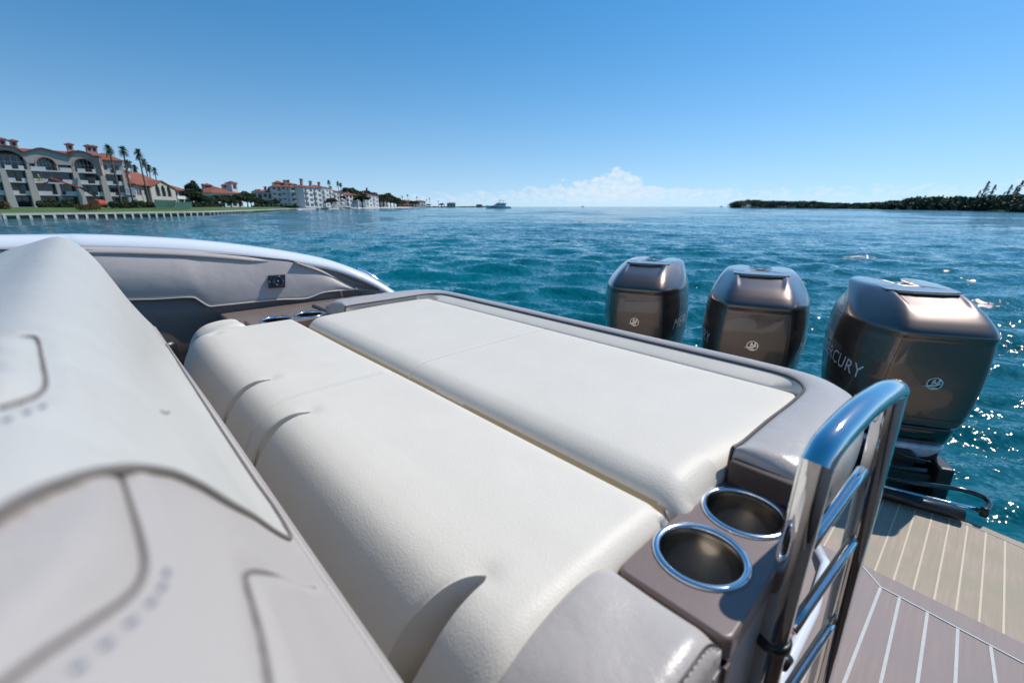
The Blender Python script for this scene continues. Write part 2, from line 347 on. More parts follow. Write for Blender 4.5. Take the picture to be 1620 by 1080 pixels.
# ------------------------------------------------------------------ water
def build_water():
    rs = [.6]
    while rs[-1] < 14000: rs.append(rs[-1]*1.0105)
    a0 = YAW+pi/2                                    # heading as a polar angle
    an = list(np.linspace(a0-1.02, a0+1.02, 620))+list(np.linspace(a0+1.05, a0+2*pi-1.05, 60))
    R, A = np.meshgrid(np.array(rs), np.array(an), indexing='ij')
    X = R*np.cos(A); Y = R*np.sin(A); Z = np.zeros_like(X); cell = R*.0105
    rng = np.random.RandomState(3)
    for k in range(70):
        lam = .26*(11**(rng.rand())) ; th = radians(128)+rng.randn()*.55; ph = rng.rand()*6.28
        amp = .0075*lam**.85; w = 2*pi/lam
        att = np.clip((lam/cell-3)/5, 0, 1)
        q = w*(X*cos(th)+Y*sin(th))+ph
        Z += att*amp*(np.sin(q)+.25*np.sin(2*q+1))
    for k in range(34):
        lam = 4.2*(10**(rng.rand())); th = radians(128)+rng.randn()*.6; ph = rng.rand()*6.28; w = 2*pi/lam
        q = w*(X*cos(th)+Y*sin(th))+ph; Z += np.clip((lam/cell-3)/5, 0, 1)*.0021*lam**.95*.65*np.sin(q)
    nr, na = X.shape
    V = np.stack([X, Y, Z], -1).reshape(-1, 3)
    idx = np.arange(nr*na).reshape(nr, na); nx = np.roll(idx, -1, axis=1)
    Fq = np.stack([idx[:-1], idx[1:], nx[1:], nx[:-1]], -1).reshape(-1, 4)
    me = bpy.data.meshes.new('water')
    me.vertices.add(len(V)); me.vertices.foreach_set('co', V.ravel())
    me.loops.add(Fq.size); me.loops.foreach_set('vertex_index', Fq.ravel().astype(np.int32))
    me.polygons.add(len(Fq)); me.polygons.foreach_set('loop_start', np.arange(0, Fq.size, 4, dtype=np.int32))
    me.update(calc_edges=True); me.polygons.foreach_set('use_smooth', [True]*len(Fq))
    bm = bmesh.new(); bm.from_mesh(me)
    bm.faces.ensure_lookup_table()
    if bm.faces[0].normal.z < 0: bmesh.ops.reverse_faces(bm, faces=bm.faces)
    bm.to_mesh(me); bm.free()
    o = newobj('water', me, M['water']); tag(o, kind='structure', label='teal blue choppy bay water reaching the horizon')
build_water()


# =================================================================== THE BOAT
def rebase(o, loc):
    """world-coordinate meshes under o (or o itself) are moved so that the object's origin is at loc"""
    loc = Vector(loc); done = set()
    def rec(x):
        if x.type == 'MESH' and x.data.name not in done:
            x.data.transform(Matrix.Translation(-loc)); done.add(x.data.name)
        for c in [k for k in bpy.data.objects if k.parent == x]: rec(c)
    rec(o); o.location = loc
    return o
def bvh(o):
    me = o.data; return BVHTree.FromPolygons([v.co.copy() for v in me.vertices], [tuple(p.vertices) for p in me.polygons])
def hits(tree, pxs, off=0.0):
    out = []
    for u, v in pxs:
        d = ray(u, v).normalized(); p, n, i, _ = tree.ray_cast(CAM, d)
        if p is None: continue
        if n.dot(d) > 0: n = -n
        out.append(p+n*off)
    return out
def onsurf(tree, pts, off=0.0):
    out = []
    for p in pts:
        q, n, i, _ = tree.find_nearest(p)
        out.append(q+n*off)
    return out

CX = -.80                                     # the boat's centre line
boat = thing('motorboat', 'white and taupe motorboat we stand on, with white gunwale, teak deck and swim platform', 'boat')

def prof_loft(name, prof, xs, rl, rr, m, disp=None, parent=None, endf=None, warp=None):
    """a cushion: closed (Y,h) outline carried along X, its ends rounded over"""
    P = [Vector((p.x, p.y)) for p in prof]; n = len(P)
    area = sum(P[i].x*P[(i+1) % n].y-P[(i+1) % n].x*P[i].y for i in range(n))
    sgn = 1 if area > 0 else -1
    nr = []
    for i in range(n):
        t = (P[(i+1) % n]-P[i-1]).normalized(); nr.append(Vector((-t.y, t.x))*sgn)
    V = []; x0, x1 = xs[0], xs[-1]
    for X in xs:
        el, er = X-x0, x1-X; ins = 0
        if el < rl: ins = max(ins, rl*(1-sqrt(max(0, 1-(1-el/rl)**2))))
        if er < rr: ins = max(ins, rr*(1-sqrt(max(0, 1-(1-er/rr)**2))))
        for i in range(n):
            d0 = (disp(X, i, P[i]) if disp else 0)
            wt = max(0, nr[i].y)**1.5 if P[i].y < .45 else 0; ee = endf(P[i].x) if endf else 1; d = d0+ins*(.12+.88*wt)*ee
            q = P[i]+nr[i]*d; V.append((warp(X, i) if warp else X, q.x, CZ-q.y))
    nx = len(xs)
    F = [(a*n+i, (a+1)*n+i, (a+1)*n+(i+1) % n, a*n+(i+1) % n) for a in range(nx-1) for i in range(n)]
    F += [tuple(range(n)), tuple(reversed(range((nx-1)*n, nx*n)))]
    o = mesh(name, V, F, m, parent, True, True); return o
def xlist(x0, x1, step, rl, rr):
    xs = list(np.linspace(x0+rl, x1-rr, max(2, int((x1-x0-rl-rr)/step)+1)))
    L = [x0+rl*(1-cos(pi/2*k/9)) for k in range(9)]; R = [x1-rr*(1-cos(pi/2*k/9)) for k in range(9)][::-1]
    return L+xs+R

# ---- forward sun pad cushion with its four slits
fp = spline([(.114, .62, 0), (.114, .52, 0), (.117, .46, 0), (.124, .42, 0), (.134, .390, 0), (.147, .364, 0), (.161, .345, 0), (.177, .331, 0), (.195, .3235, 0), (.216, .3200, 0), (.240, .3185, 0), (.262, .318, 0)], 13)
fp += [Vector(p) for p in [(.28, .3173, 0), (.31, .317, 0), (.34, .3172, 0), (.37, .318, 0), (.388, .3186, 0), (.3965, .3194, 0), (.4015, .3215, 0), (.404, .3255, 0), (.405, .332, 0), (.405, .40, 0), (.405, .62, 0)]]
arc = [0]
for a_, b_ in zip(fp, fp[1:]): arc.append(arc[-1]+(b_-a_).length)
iy22 = min(range(len(fp)), key=lambda i: abs(fp[i].x-.222)); A22 = arc[iy22]
SL = [(-.262, .0180, .062, .010, .045), (-.722, .0120, .040, 0.0, .034), (-.930, .0100, .038, 0.002, .034), (-1.376, .0050, .024, .01, .022)]
def sliw(s, i):
    x0, w0, D, dy, B = s; aa = A22-arc[i]-dy if i < len(arc) else -1
    if fp[i].x > .36: aa = -1
    xc = x0-.028*max(0, min(aa, .2))/.12; w = w0*min(1, max(0, aa)/.085)**.45 if aa > 0 else 0
    return aa, xc, w
def fwarp(X, i):
    for s in SL:
        x0, B = s[0], s[4]; c_ = X-x0
        if abs(c_) < B:
            aa, xc, w = sliw(s, i); wr = B*.45; w = max(w, .0002); sg = 1 if c_ > 0 else -1
            if abs(c_) <= wr: return xc+c_/wr*w
            return lerp(xc+sg*w, x0+sg*B, (abs(c_)-wr)/(B-wr))
    return X
def fdisp(X, i, p):
    d = 0; XW = fwarp(X, i)
    if i < len(arc) and p.x < .36:
        for s in SL:
            x0, w0, D, dy, B = s; c_ = X-x0; wr = B*.45
            aa, xc, w = sliw(s, i)
            if aa > 0 and abs(c_) < wr*1.001:
                k = c_/wr; g_ = (k+1)/1.78 if k < .78 else max(0, (1-k)/.22)**.5
                d += D*min(1, aa/.032)**.6*max(0, g_)
            if abs(c_) < B*1.6: d += .0036*exp(-((XW-xc)**2+aa*aa)/.00022)
            if aa > 0: d += .0022*exp(-(max(0, abs(XW-xc)-w)/.006)**2)*min(1, aa/.03)*(1 if abs(c_) > wr else 0)
    d += .0011*exp(-((X+.80)/.0022)**2)
    d += .0011*sin(XW*9+1.3)*sin(p.x*24)
    return d
xs = [-1.42+.020*(1-cos(pi/2*k/10)) for k in range(10)]; x = -1.400
cols = set()
while x < -.187-.030: cols.add(round(x, 5)); x += .006
for s in SL:
    x0, B = s[0], s[4]; wr = B*.45
    cols = {q for q in cols if abs(q-x0) > B}
    cols |= {round(x0+wr*k, 5) for k in np.linspace(-1, 1, 17)}|{round(x0+wr*k, 5) for k in (.78, .86, .93, .97)}
    cols |= {round(x0+sg*lerp(wr, B, k/9), 5) for k in range(1, 10) for sg in (-1, 1)}
cols |= {round(-.80+k*.0014, 5) for k in range(-5, 6)}
xs += sorted(q for q in cols if q > xs[-1]+.0005)
xs += [-.187-.030*(1-cos(pi/2*k/12)) for k in range(12)][::-1]
fp = [Vector((p.x+(.012 if p.x > .35 else 0), p.y+.003, 0)) for p in fp]
fpad = prof_loft('sun_pad_cushion', fp, xs, .020, .030, M['pad'], fdisp, None, None, fwarp)
sharp(fpad, 42)
tag(fpad, 'long cream vinyl forward sun pad cushion whose rounded front has slits, beside the seat back', 'cushion', 'cream sun pad cushions')
tree = bvh(fpad)
# stitched centre seam
pts = [Vector((-.80, p.x, CZ-p.y)) for p in fp if p.x < .401 and p.y < .60]
b = MB()
rs_ = resample(pts, 120)
for k in range(0, 118, 1):
    a_, c_ = onsurf(tree, [rs_[k]+Vector((.0035, 0, 0)), rs_[k].lerp(rs_[k+1], .55)+Vector((.0035, 0, 0))], .0002); b.tube([a_, c_], .00045, 5)
    a_, c_ = onsurf(tree, [rs_[k]-Vector((.0035, 0, 0)), rs_[k].lerp(rs_[k+1], .55)-Vector((.0035, 0, 0))], .0002); b.tube([a_, c_], .00045, 5)
b.build('stitching', M['padseam'], fpad, True)
rebase(fpad, (CX, .27, CZ-.62))

# ---- aft sun pad cushion
ap = spline([(.424, .50, 0), (.424, .40, 0), (.4235, .365, 0), (.427, .340, 0), (.438, .322, 0), (.456, .312, 0), (.480, .3085, 0), (.53, .3070, 0)], 9)
ap = [Vector((p.x+.003, p.y-.002, 0)) for p in ap]
ap += [Vector(p) for p in [(.60, .3045, 0), (.68, .304, 0), (.75, .304, 0), (.79, .304, 0), (.82, .3045, 0), (.838, .306, 0), (.848, .310, 0), (.851, .32, 0), (.851, .50, 0)]]
def adisp(X, i, p):
    return .0010*sin(X*8+.3)*sin(p.x*15) + .0011*exp(-((X+.765)/.003)**2)
xs = xlist(-1.326, -.178, .006, .012, .040)
xs = sorted(set(xs+list(np.arange(-.78, -.75, .0015))))
apad = prof_loft('sun_pad_cushion', ap, xs, .012, .040, M['pad'], adisp, None, lambda y: 1-.88*sst(.50, .60, y))
tag(apad, 'long cream vinyl aft sun pad cushion lying between the forward cushion and the grey coaming', 'cushion', 'cream sun pad cushions')
me = apad.data; me.materials.append(M['padshade'])
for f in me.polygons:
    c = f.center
    if c.y < .4325 and c.z < CZ-.3235 and c.x > -1.32 and c.x < -.2: f.material_index = 1  # face towards the gap gets the painted warm shade
tree = bvh(apad)
b = MB(); pts = [Vector((-.765-.0, p.x, CZ-p.y)) for p in ap if p.y < .36 and p.x < .845]
rs_ = resample(pts, 100)
for k in range(0, 99): b.tube(onsurf(tree, [rs_[k], rs_[k].lerp(rs_[k+1], .6)], .0002), .0005, 5)
b.build('stitching', M['padseam'], apad, True)
b = MB(); b.tube([(-.196, .4215, CZ-.328), (-.190, .4185, CZ-.337), (-.187, .417, CZ-.352), (-.186, .417, CZ-.38)], [.0022, .003, .0035, .0035], 10)
b.build('end_tab', M['pipelight'], apad, True)
rebase(apad, (CX, .64, CZ-.50))

# ---- corner cushions at the ends of the forward pad
cp = spline([(.10, .62, 0), (.112, .50, 0), (.124, .43, 0), (.140, .385, 0), (.163, .352, 0), (.195, .333, 0), (.235, .325, 0), (.275, .3235, 0), (.298, .327, 0), (.310, .336, 0), (.313, .352, 0), (.313, .42, 0), (.313, .62, 0)], 7)
def cdisp(X, i, p): return .0016*sin(X*60+.5)*sin(p.x*40)
near = prof_loft('corner_cushion', cp, xlist(-.2015, -.084, .004, .016, .022), .016, .022, M['lilac'], cdisp)
tag(near, 'warm grey vinyl corner cushion beside the cup holder panel nearest the camera', 'cushion', 'corner cushions of the sun pad')
tr = bvh(near); b = MB(); P_ = resample([Vector((-.0845, p.x, CZ-p.y)) for p in cp if p.y < .6], 90)
for k in range(0, 89): b.tube(onsurf(tr, [P_[k], P_[k].lerp(P_[k+1], .55)], .0002), .0006, 5)
b.build('stitching', M['stitch'], near, True)
b = MB(); b.tube(onsurf(tr, [p+Vector((-.003, 0, 0)) for p in P_], .0006), .0011, 6); b.build('piping', M['piping'], near, True)
rebase(near, (-.14, .21, CZ-.62))
cp2 = [Vector(((p.x-.10)*.78+.135, p.y-.004, 0)) for p in cp]
far = prof_loft('corner_cushion', cp2, xlist(-1.548, -1.424, .004, .03, .014), .03, .014, M['pad'], cdisp)
tag(far, 'cream rounded corner cushion at the far end of the forward sun pad', 'cushion', 'corner cushions of the sun pad')
rebase(far, (-1.486, .2, CZ-.62))

# ---- coaming cushion round the aft pad
ipx = [(1149, 749), (1156, 721), (1177, 697), (1212, 667), (1257, 632), (1271, 613), (1243, 594), (1163, 575)]
inn = [ath(u, v, .2915) for u, v in ipx]; inn = [Vector((p.x, p.y, 0)) for p in inn]; inn[0] = Vector((-.1775, .5460, 0)); inn[1] = Vector((-.1765, .5540, 0)); print('inn', inn)
inn[-1].y = .885
out = [Vector(p) for p in [(-.078, .540, 0), (-.074, .600, 0), (-.072, .66, 0), (-.074, .74, 0), (-.085, .82, 0), (-.115, .880, 0), (-.17, .918, 0), (-.27, .930, 0)]]
mir = lambda L: [Vector((2*CX-p.x, p.y, 0)) for p in L][::-1]
def dense(L, cx, n=10):
    H = spline(L, n); mm_ = [Vector((2*cx-p.x, p.y, 0)) for p in H][::-1]
    return H+[H[-1].lerp(mm_[0], k/40) for k in range(1, 40)]+mm_
IN = dense(inn, -.7525); OU = dense(out, -.772); n = len(IN)
cs = [(0, .352), (0, .300), (.0, .295), (.015, .2925), (.05, .290), (.12, .2875), (.25, .2855), (.42, .285), (.6, .286), (.75, .2885), (.87, .293), (.94, .299), (.985, .310), (1.0, .325), (.995, .343), (.93, .352), (.5, .356), (0, .356)]
V = []; m_ = len(cs)
for k in range(n):
    e = min(k, n-1-k); 
    for w, h in cs:
        ins = .018*(1-sqrt(max(0, 1-(1-min(1, e/8))**2)))
        q = IN[k].lerp(OU[k], w); hh = h+(ins*1.5 if h < .30 else 0)
        V.append((q.x, q.y-(0 if e else -.0), CZ-hh-.0006*sin(k*.5)*(.3 if h < .3 else 0)))
F = [(k*m_+j, (k+1)*m_+j, (k+1)*m_+(j+1) % m_, k*m_+(j+1) % m_) for k in range(n-1) for j in range(m_)]+[tuple(range(m_)), tuple(reversed(range((n-1)*m_, n*m_)))]
coam = mesh('coaming_cushion', V, F, M['lilac'], None, True, True)
tag(coam, 'grey vinyl coaming cushion with brown piping curving round the aft sun pad', 'cushion')
b = MB(); Zp = lambda k: CZ-.2915-.030*(1-sqrt(max(0, 1-(1-min(1, k/8))**2)))
b.tube([IN[0]+Vector((0, -.003, CZ-.35)), IN[0]+Vector((0, -.003, CZ-.332))]+[Vector((p.x, p.y, Zp(min(k, n-1-k)))) for k, p in enumerate(IN)], .0023, 10); b.build('piping', M['piping'], coam, True)
# pale band facing the pad along the back
V = []; F = []; sub = [k for k in range(n) if IN[k].y > .80]
for k in sub:
    p = IN[k]; c = (IN[min(k+1, n-1)]-IN[k-1]).normalized(); nn = Vector((c.y, -c.x, 0)); 
    if nn.y > 0 and abs(c.x) > .3: nn = -nn
    if abs(c.x) <= .3: nn = Vector((CX-p.x, 0, 0)).normalized()
    w_ = .002+.042*abs(c.x)**3
    for o_, h in ((.0002, .2925), (.10*w_, .2940), (.45*w_, .2985), (.8*w_, .3040), (w_, .3085), (w_+.001, .335)): V.append((p.x+nn.x*o_, p.y+nn.y*o_, CZ-h))
for k in range(len(sub)-1):
    for j in range(5): F.append((k*6+j, (k+1)*6+j, (k+1)*6+j+1, k*6+j+1))
mesh('inner_band', V, F, M['pad'], coam, True)
for sgn_, x0, x1 in ((1, -.1735, -.079),):
    b = MB(); b.box(x0, x1, .5335, .5465, CZ-.345, CZ-.302); o = b.build('end_strip', M['piping'], coam); bv = o.modifiers.new('b', 'BEVEL'); bv.width = .002; bv.segments = 2
    b = MB()
    for k in range(26): xx = x0+(x1-x0)*k/26; b.tube([(xx, .5333, CZ-.308), (xx+.0022, .5333, CZ-.308)], .0005, 5)
    b.build('stitching', M['seam'], coam, True)
rebase(coam, (CX, .75, CZ-.50))

# ---- cup panels with two cup holders each
def cup_panel(x0, x1, y0, y1, h, cups, R, left):
    rr = .008
    out_ = []
    for cx_, cy_, a0 in ((x1-rr, y0+rr, -90), (x1-rr, y1-rr, 0), (x0+rr, y1-rr, 90), (x0+rr, y0+rr, 180)):
        for k in range(7): q = radians(a0+15*k); out_.append((cx_+rr*cos(q), cy_+rr*sin(q)))
    holes = [[(cx_+R*cos(2*pi*k/48), cy_+R*sin(2*pi*k/48)) for k in range(48)] for cx_, cy_ in cups]
    flat = [p for L in [out_]+holes for p in L]
    T = tessellate_polygon([[Vector((a, b_, 0)) for a, b_ in L] for L in [out_]+holes])
    b = MB(); b.add([(p[0], p[1], CZ-h) for p in flat], [tuple(t) for t in T])
    no = len(out_); cxm, cym = (x0+x1)/2, (y0+y1)/2
    V = []; pr = [(0, 0), (.0012, .0004), (.0024, .0016), (.003, .0035), (.003, .022), (.0015, .024), (-.006, .025), (-.006, .07)]
    for o_, d in pr:
        for (px_, py_) in out_:
            dx = 1 if px_ > cxm else -1; dy = 1 if py_ > cym else -1; V.append((px_+dx*o_, py_+dy*o_, CZ-h-d))
    b.add(V, [(a*no+i, a*no+(i+1) % no, (a+1)*no+(i+1) % no, (a+1)*no+i) for a in range(len(pr)-1) for i in range(no)])
    k0 = no
    o = b.build('cup_panel', M['flake'], boat, False); 
    for cx_, cy_ in cups:
        ch = MB(); ch.lathe([(.0390, -.001), (.0388, -.02), (.0385, -.05), (.0382, -.096), (.0375, -.1), (.02, -.1005), (.0, -.1005)], 64, (cx_, cy_, CZ-h)); c = ch.build('cup_holder', M['brushed'], boat, True); sharp(c, 40)
        ri = MB(); ri.lathe([(.0465, -.0005), (.0468, .0010), (.0458, .0024), (.0446, .0032), (.0425, .0034), (.0404, .0028), (.0392, .0015), (.0389, -.002), (.0389, -.006)], 64, (cx_, cy_, CZ-h)); ri.build('rim', M['rim'], c, True)
        dr = MB(); dr.lathe([(.0005, .0), (.0045, .0), (.0055, .0016), (.0055, .0035)], 16, (cx_-.0338, cy_-.003, CZ-h-.045), 'z')
        dr = MB(); dr.tube([(cx_-.0392, cy_+.004, CZ-h-.036), (cx_-.0365, cy_+.0035, CZ-h-.036)], .0035, 12); dr.build('drain', M['black'], c, True)
    return o
cup1 = ath(1108, 877, .335); cup2 = ath(1177, 809, .335)
ncups = [(-.1355, .390), (-.1355, .493)]
ncups = [(cup1.x, cup1.y), (cup2.x, cup2.y)]
print('cups', ncups)
cup_panel(-.1855, -.084, .3195, .5385, .335, ncups, .0415, False)
cup_panel(-1.545, -1.427, .3195, .5385, .335, [(-1.622-a, b_) for a, b_ in ncups], .0415, True)

# ---- hull body, console walls, decks
b = MB()
b.box(2*CX+.09, -.090, .29, .5365, .9, CZ-.405); b.box(2*CX+.09, -.10, .16, .29, .9, CZ-.58)
b.box(2*CX+.13, -.185, .5365, 1.04, .9, CZ-.362)
b.box(-1.69, -.25, .12, 1.00, CZ-.60, CZ-.50)
o = b.build('seat_base', M['lilac2'], boat); bv = o.modifiers.new('b', 'BEVEL'); bv.width = .006; bv.segments = 3
b = MB()
b.box(-1.90, .55, -3.5, .55, .05, .88); b.box(-1.80, .60, .55, 1.30, .25, .88)
o = b.build('hull', M['gel'], boat)
b = MB(); b.tube([(-.122, .54, CZ-.925), (-.122, .80, CZ-.925), (-.122, 1.10, CZ-.925), (-.14, 1.30, CZ-.93), (-.178, 1.375, CZ-.94)], .013, 12); b.build('toe_trim', M['gel'], boat, True)
b = MB(); b.box(-.0895, -.0835, .30, .5355, CZ-.95, CZ-.362); b.build('side_panel', M['lilac2'], boat)
b = MB(); b.box(-.0905, -.080, .3155, .3235, CZ-.95, CZ-.362); b.build('panel_edge', M['piping'], boat)

def plate(name, pts, z, th, m, parent=boat, bev=.004):
    b = MB(); b.poly([(p[0], p[1]) for p in pts], (), z-th, z, 'xy'); o = b.build(name, m, parent)
    bv = o.modifiers.new('b', 'BEVEL'); bv.width = bev; bv.segments = 2; bv.limit_method = 'ANGLE'; return o
mh, bh = .95, 1.20
e0 = ath(1292, 867, mh); e1 = ath(1363, 891, mh); e2 = ath(1620, 1016, mh)
sl = (e2.y-e1.y)/(e2.x-e1.x)
ey = lambda x: e1.y+(x-e1.x)*sl
plate('deck', [(-.25, .5), (-.25, ey(-.25)), (-.1, ey(-.1)), (.62, ey(.62)), (.62, -1), (-.087, -1), (-.087, .5)], CZ-mh, .06, M['mauve'])
b = MB()
def strip(b, p, q, w, z, th=.0035):
    p = Vector((p[0], p[1], 0)); q = Vector((q[0], q[1], 0)); t = (q-p).normalized(); nn = Vector((-t.y, t.x, 0))*w/2
    V = [p+nn, p-nn, q-nn, q+nn]; b.add([(v.x, v.y, z) for v in V]+[(v.x, v.y, z-th) for v in V], [(0, 1, 2, 3), (7, 6, 5, 4), (0, 4, 5, 1), (1, 5, 6, 2), (2, 6, 7, 3), (3, 7, 4, 0)])
zm = CZ-mh+.0012
c1 = ath(1393, 928, mh); c0 = ath(1361, 891, mh); c9 = ath(1620, 1049, mh)
strip(b, (c0.x, c0.y), (c1.x, c1.y), .004, zm)
sl2 = (c9.y-c1.y)/(c9.x-c1.x)
strip(b, (c1.x, c1.y), (c1.x+.5, c1.y+.5*sl2), .004, zm+.0006)
for k, (u, v, u2, v2) in enumerate([(1393, 929, 1335, 1080), (1423, 945, 1393, 1080), (1467, 968, 1451, 1080), (1515, 994, 1511, 1080), (1567, 1022, 1575, 1080)]):
    p = ath(u, v, mh); q = ath(u2, v2, mh); d = (q-p).normalized(); q = p+d*1.1; strip(b, (p.x, p.y), (q.x, q.y), .0062, zm)
for k in range(1, 8):
    x_ = p.x+.054*k; strip(b, (x_, c1.y+(x_-c1.x)*sl2), (x_+.01, -.2), .0075, zm)
strip(b, (c0.x, c0.y-.02), (-.1, .6), .004, zm)
b.build('deck_caulking', M['caulkw'], boat)
# swim platform
pa = [ath(u, v, bh) for u, v in ((1397, 772), (1500, 811), (1560, 833), (1620, 859))]
ay = [(p.x, p.y) for p in pa]; print('platform', ay, 'deckedge', e0, e1, e2)
s3 = (ay[-1][1]-ay[0][1])/(ay[-1][0]-ay[0][0])
edge = [(-1.75, ay[0][1]-.18), (-1.2, ay[0][1]-.03), (-.6, ay[0][1]+.02)]+ay+[(.45, ay[-1][1]+.17*s3*1.6), (.62, ay[-1][1]-.10)]
plate('swim_platform', [(-1.75, 1.0)]+edge+[(.62, 1.0)], CZ-bh, .07, M['teak'], bev=.006)
b = MB(); zb = CZ-bh+.0012
def eyp(x): return float(np.interp(x, [e[0] for e in edge], [e[1] for e in edge]))
lp = [(1403, 780), (1428, 787), (1452, 797), (1477, 806), (1503, 816), (1532, 827), (1560, 838), (1590, 850)]
X_ = [ath(u, v, bh).x for u, v in lp]; print('plank x', X_)
pit = (X_[-1]-X_[0])/7
for k in range(-12, 20):
    x_ = X_[0]+pit*k; strip(b, (x_, 1.05), (x_, eyp(x_)-.045), .0055, zb)
b.build('platform_caulking', M['caulk'], boat)
b = MB()
for i in range(len(edge)-1): strip(b, (edge[i][0], edge[i][1]-.04), (edge[i+1][0], edge[i+1][1]-.04), .003, zb+.0004)
b.build('margin_line', M['stitch'], boat)

# ---- far gunwale, cap, lining and recess
gpx = [(-260, 372, -1.86), (-60, 373, -1.88), (0, 375, -1.89), (130, 373.5, -1.885), (250, 378, -1.87), (330, 384, -1.86), (400, 392, -1.85), (460, 401, -1.84), (510, 411, -1.825), (550, 424, -1.80), (580, 437, -1.78), (604, 451, -1.755), (626, 466, -1.725), (636, 476, -1.70)]
G = [Vector((-1.80, -3.2, CZ-.0)), Vector((-1.86, -1.2, CZ-.05))]+[atX(*g) for g in gpx[2:]]
G = spline(G, 6)
print('gunwale', [tuple(round(c, 2) for c in p) for p in G[::12]])
sec = [(-.10, -.9), (-.06, -.35), (-.038, -.08), (-.033, -.04), (-.022, -.012), (-.008, -.001), (.008, .001), (.024, -.003), (.038, -.012), (.047, -.024), (.050, -.034)]
V = []; m_ = len(sec)
for p in G:
    for dx, dz in sec: V.append((p.x+dx, p.y, p.z+dz))
F = [(k*m_+j, (k+1)*m_+j, (k+1)*m_+j+1, k*m_+j+1) for k in range(len(G)-1) for j in range(m_-1)]
g = mesh('gunwale', V, F, M['gel'], boat, True); g.modifiers.new('s', 'SOLIDIFY').thickness = .006
sec2 = [(.049, -.030), (.056, -.0325), (.066, -.036), (.072, -.042), (.074, -.048)]
V = []; m_ = len(sec2); G2 = [p for p in G if p.y < .62]
for p in G2:
    q_ = 1-sst(.40, .62, p.y)
    for dx, dz in sec2: V.append((p.x+.049+(dx-.049)*q_, p.y, p.z-.030+(dz+.030)*q_))
F = [(k*m_+j, (k+1)*m_+j, (k+1)*m_+j+1, k*m_+j+1) for k in range(len(G2)-1) for j in range(m_-1)]
g = mesh('gunwale_cap', V, F, M['lilac2'], boat, True); g.modifiers.new('s', 'SOLIDIFY').thickness = .004
V = []; m_ = len(sec); G3 = [p for p in G if p.y < .80]
sec3 = sec+[(.056, -.05), (.060, -.20), (.060, -.34)]
b = MB(); b.box(.205, .225, -1.2, .62, CZ-.62, CZ-.46); b.build('side_panel', M['teak'], boat); b = MB(); b.box(.215, .235, -1.2, .70, CZ-.95, CZ-.62); b.build('side_panel', M['piping'], boat)  # unseen panels added so the ladder posts reflect tan and dark streaks
for p in G3:
    for dx, dz in sec3: V.append((2*CX-(p.x+dx)+.06, p.y, p.z+dz))
m_ = len(sec3); F = [(k*m_+j, (k+1)*m_+j, (k+1)*m_+j+1, k*m_+j+1) for k in range(len(G3)-1) for j in range(m_-1)]
g = mesh('gunwale', V, F, M['lilac2'], boat, True); g.modifiers.new('s', 'SOLIDIFY').thickness = .006
# rail on the gunwale by the stern quarter
b = MB(); b.tube(spline([atX(562, 426, -1.845), atX(578, 432, -1.84), atX(596, 443, -1.82), atX(612, 455, -1.79)], 5), .011, 10); b.build('rub_rail', M['steel'], boat, True)
upx = [(-150, 394, -1.80), (0, 395, -1.815), (150, 396, -1.815), (318, 400, -1.80), (431, 409, -1.78), (467, 414, -1.775), (508, 429, -1.765), (558, 456, -1.745)]
lpx = [(-150, 480, -1.80), (0, 477, -1.80), (140, 475, -1.79), (240, 473, -1.775), (301, 470, -1.765), (315, 475, -1.763), (330, 484, -1.76), (348, 483, -1.758), (437, 474, -1.75), (484, 472, -1.745), (514, 462, -1.742), (565, 457.5, -1.738)]
U_ = resample(spline([atX(*p) for p in upx], 8), 90); L_ = resample([atX(*p) for p in lpx], 90)
# keep columns upright: match by Y
def byY(L, y):
    for a, c in zip(L, L[1:]):
        if a.y <= y <= c.y: return a.lerp(c, (y-a.y)/max(1e-9, c.y-a.y))
    return L[0] if y < L[0].y else L[-1]
Us = spline([atX(*p) for p in upx], 8); Ls = spline([atX(*p) for p in lpx], 5)
ymax = Ls[-1].y; ymin = max(Us[0].y, Ls[0].y)
ys = np.linspace(ymin, ymax, 120); V = []; m_ = 16
for y in ys:
    a = byY(Us, min(y, Us[-1].y)); c = byY(Ls, y)
    for j in range(m_):
        t = j/(m_-1); q = a.lerp(c, t); q.x += .012*sin(pi*t)*sst(ymin, ymin+.3, y)*(1-.5*sst(.5, .8, y))+.006*sin(y*9)*sin(pi*t)
        V.append(q)
F = [(k*m_+j, (k+1)*m_+j, (k+1)*m_+j+1, k*m_+j+1) for k in range(len(ys)-1) for j in range(m_-1)]
li = mesh('side_lining', V, F, M['liner'], boat, True); li.modifiers.new('s', 'SOLIDIFY').thickness = -.006
lt_ = bvh(li)
b = MB(); ctr = [Vector(V[k*m_+m_-1]) for k in range(len(ys))]; b.tube(ctr, .0028, 8); b.build('piping', M['pad'], li, True)
b = MB()
for k in range(len(ys)-1):
    a, c = Vector(V[k*m_+m_-2]), Vector(V[(k+1)*m_+m_-2])
    a = a.lerp(Vector(V[k*m_+m_-1]), .55); c = c.lerp(Vector(V[(k+1)*m_+m_-1]), .55)
    n_ = 3
    for i in range(n_): b.tube([a.lerp(c, i/n_)+Vector((.001, 0, 0)), a.lerp(c, (i+.6)/n_)+Vector((.001, 0, 0))], .0009, 5)
b.build('stitching', M['stitch'], li, True)
b = MB(); b.tube([Vector(V[k*m_])+Vector((.001, 0, 0)) for k in range(len(ys))], .0022, 6); b.build('seam', M['seam'], li, True)
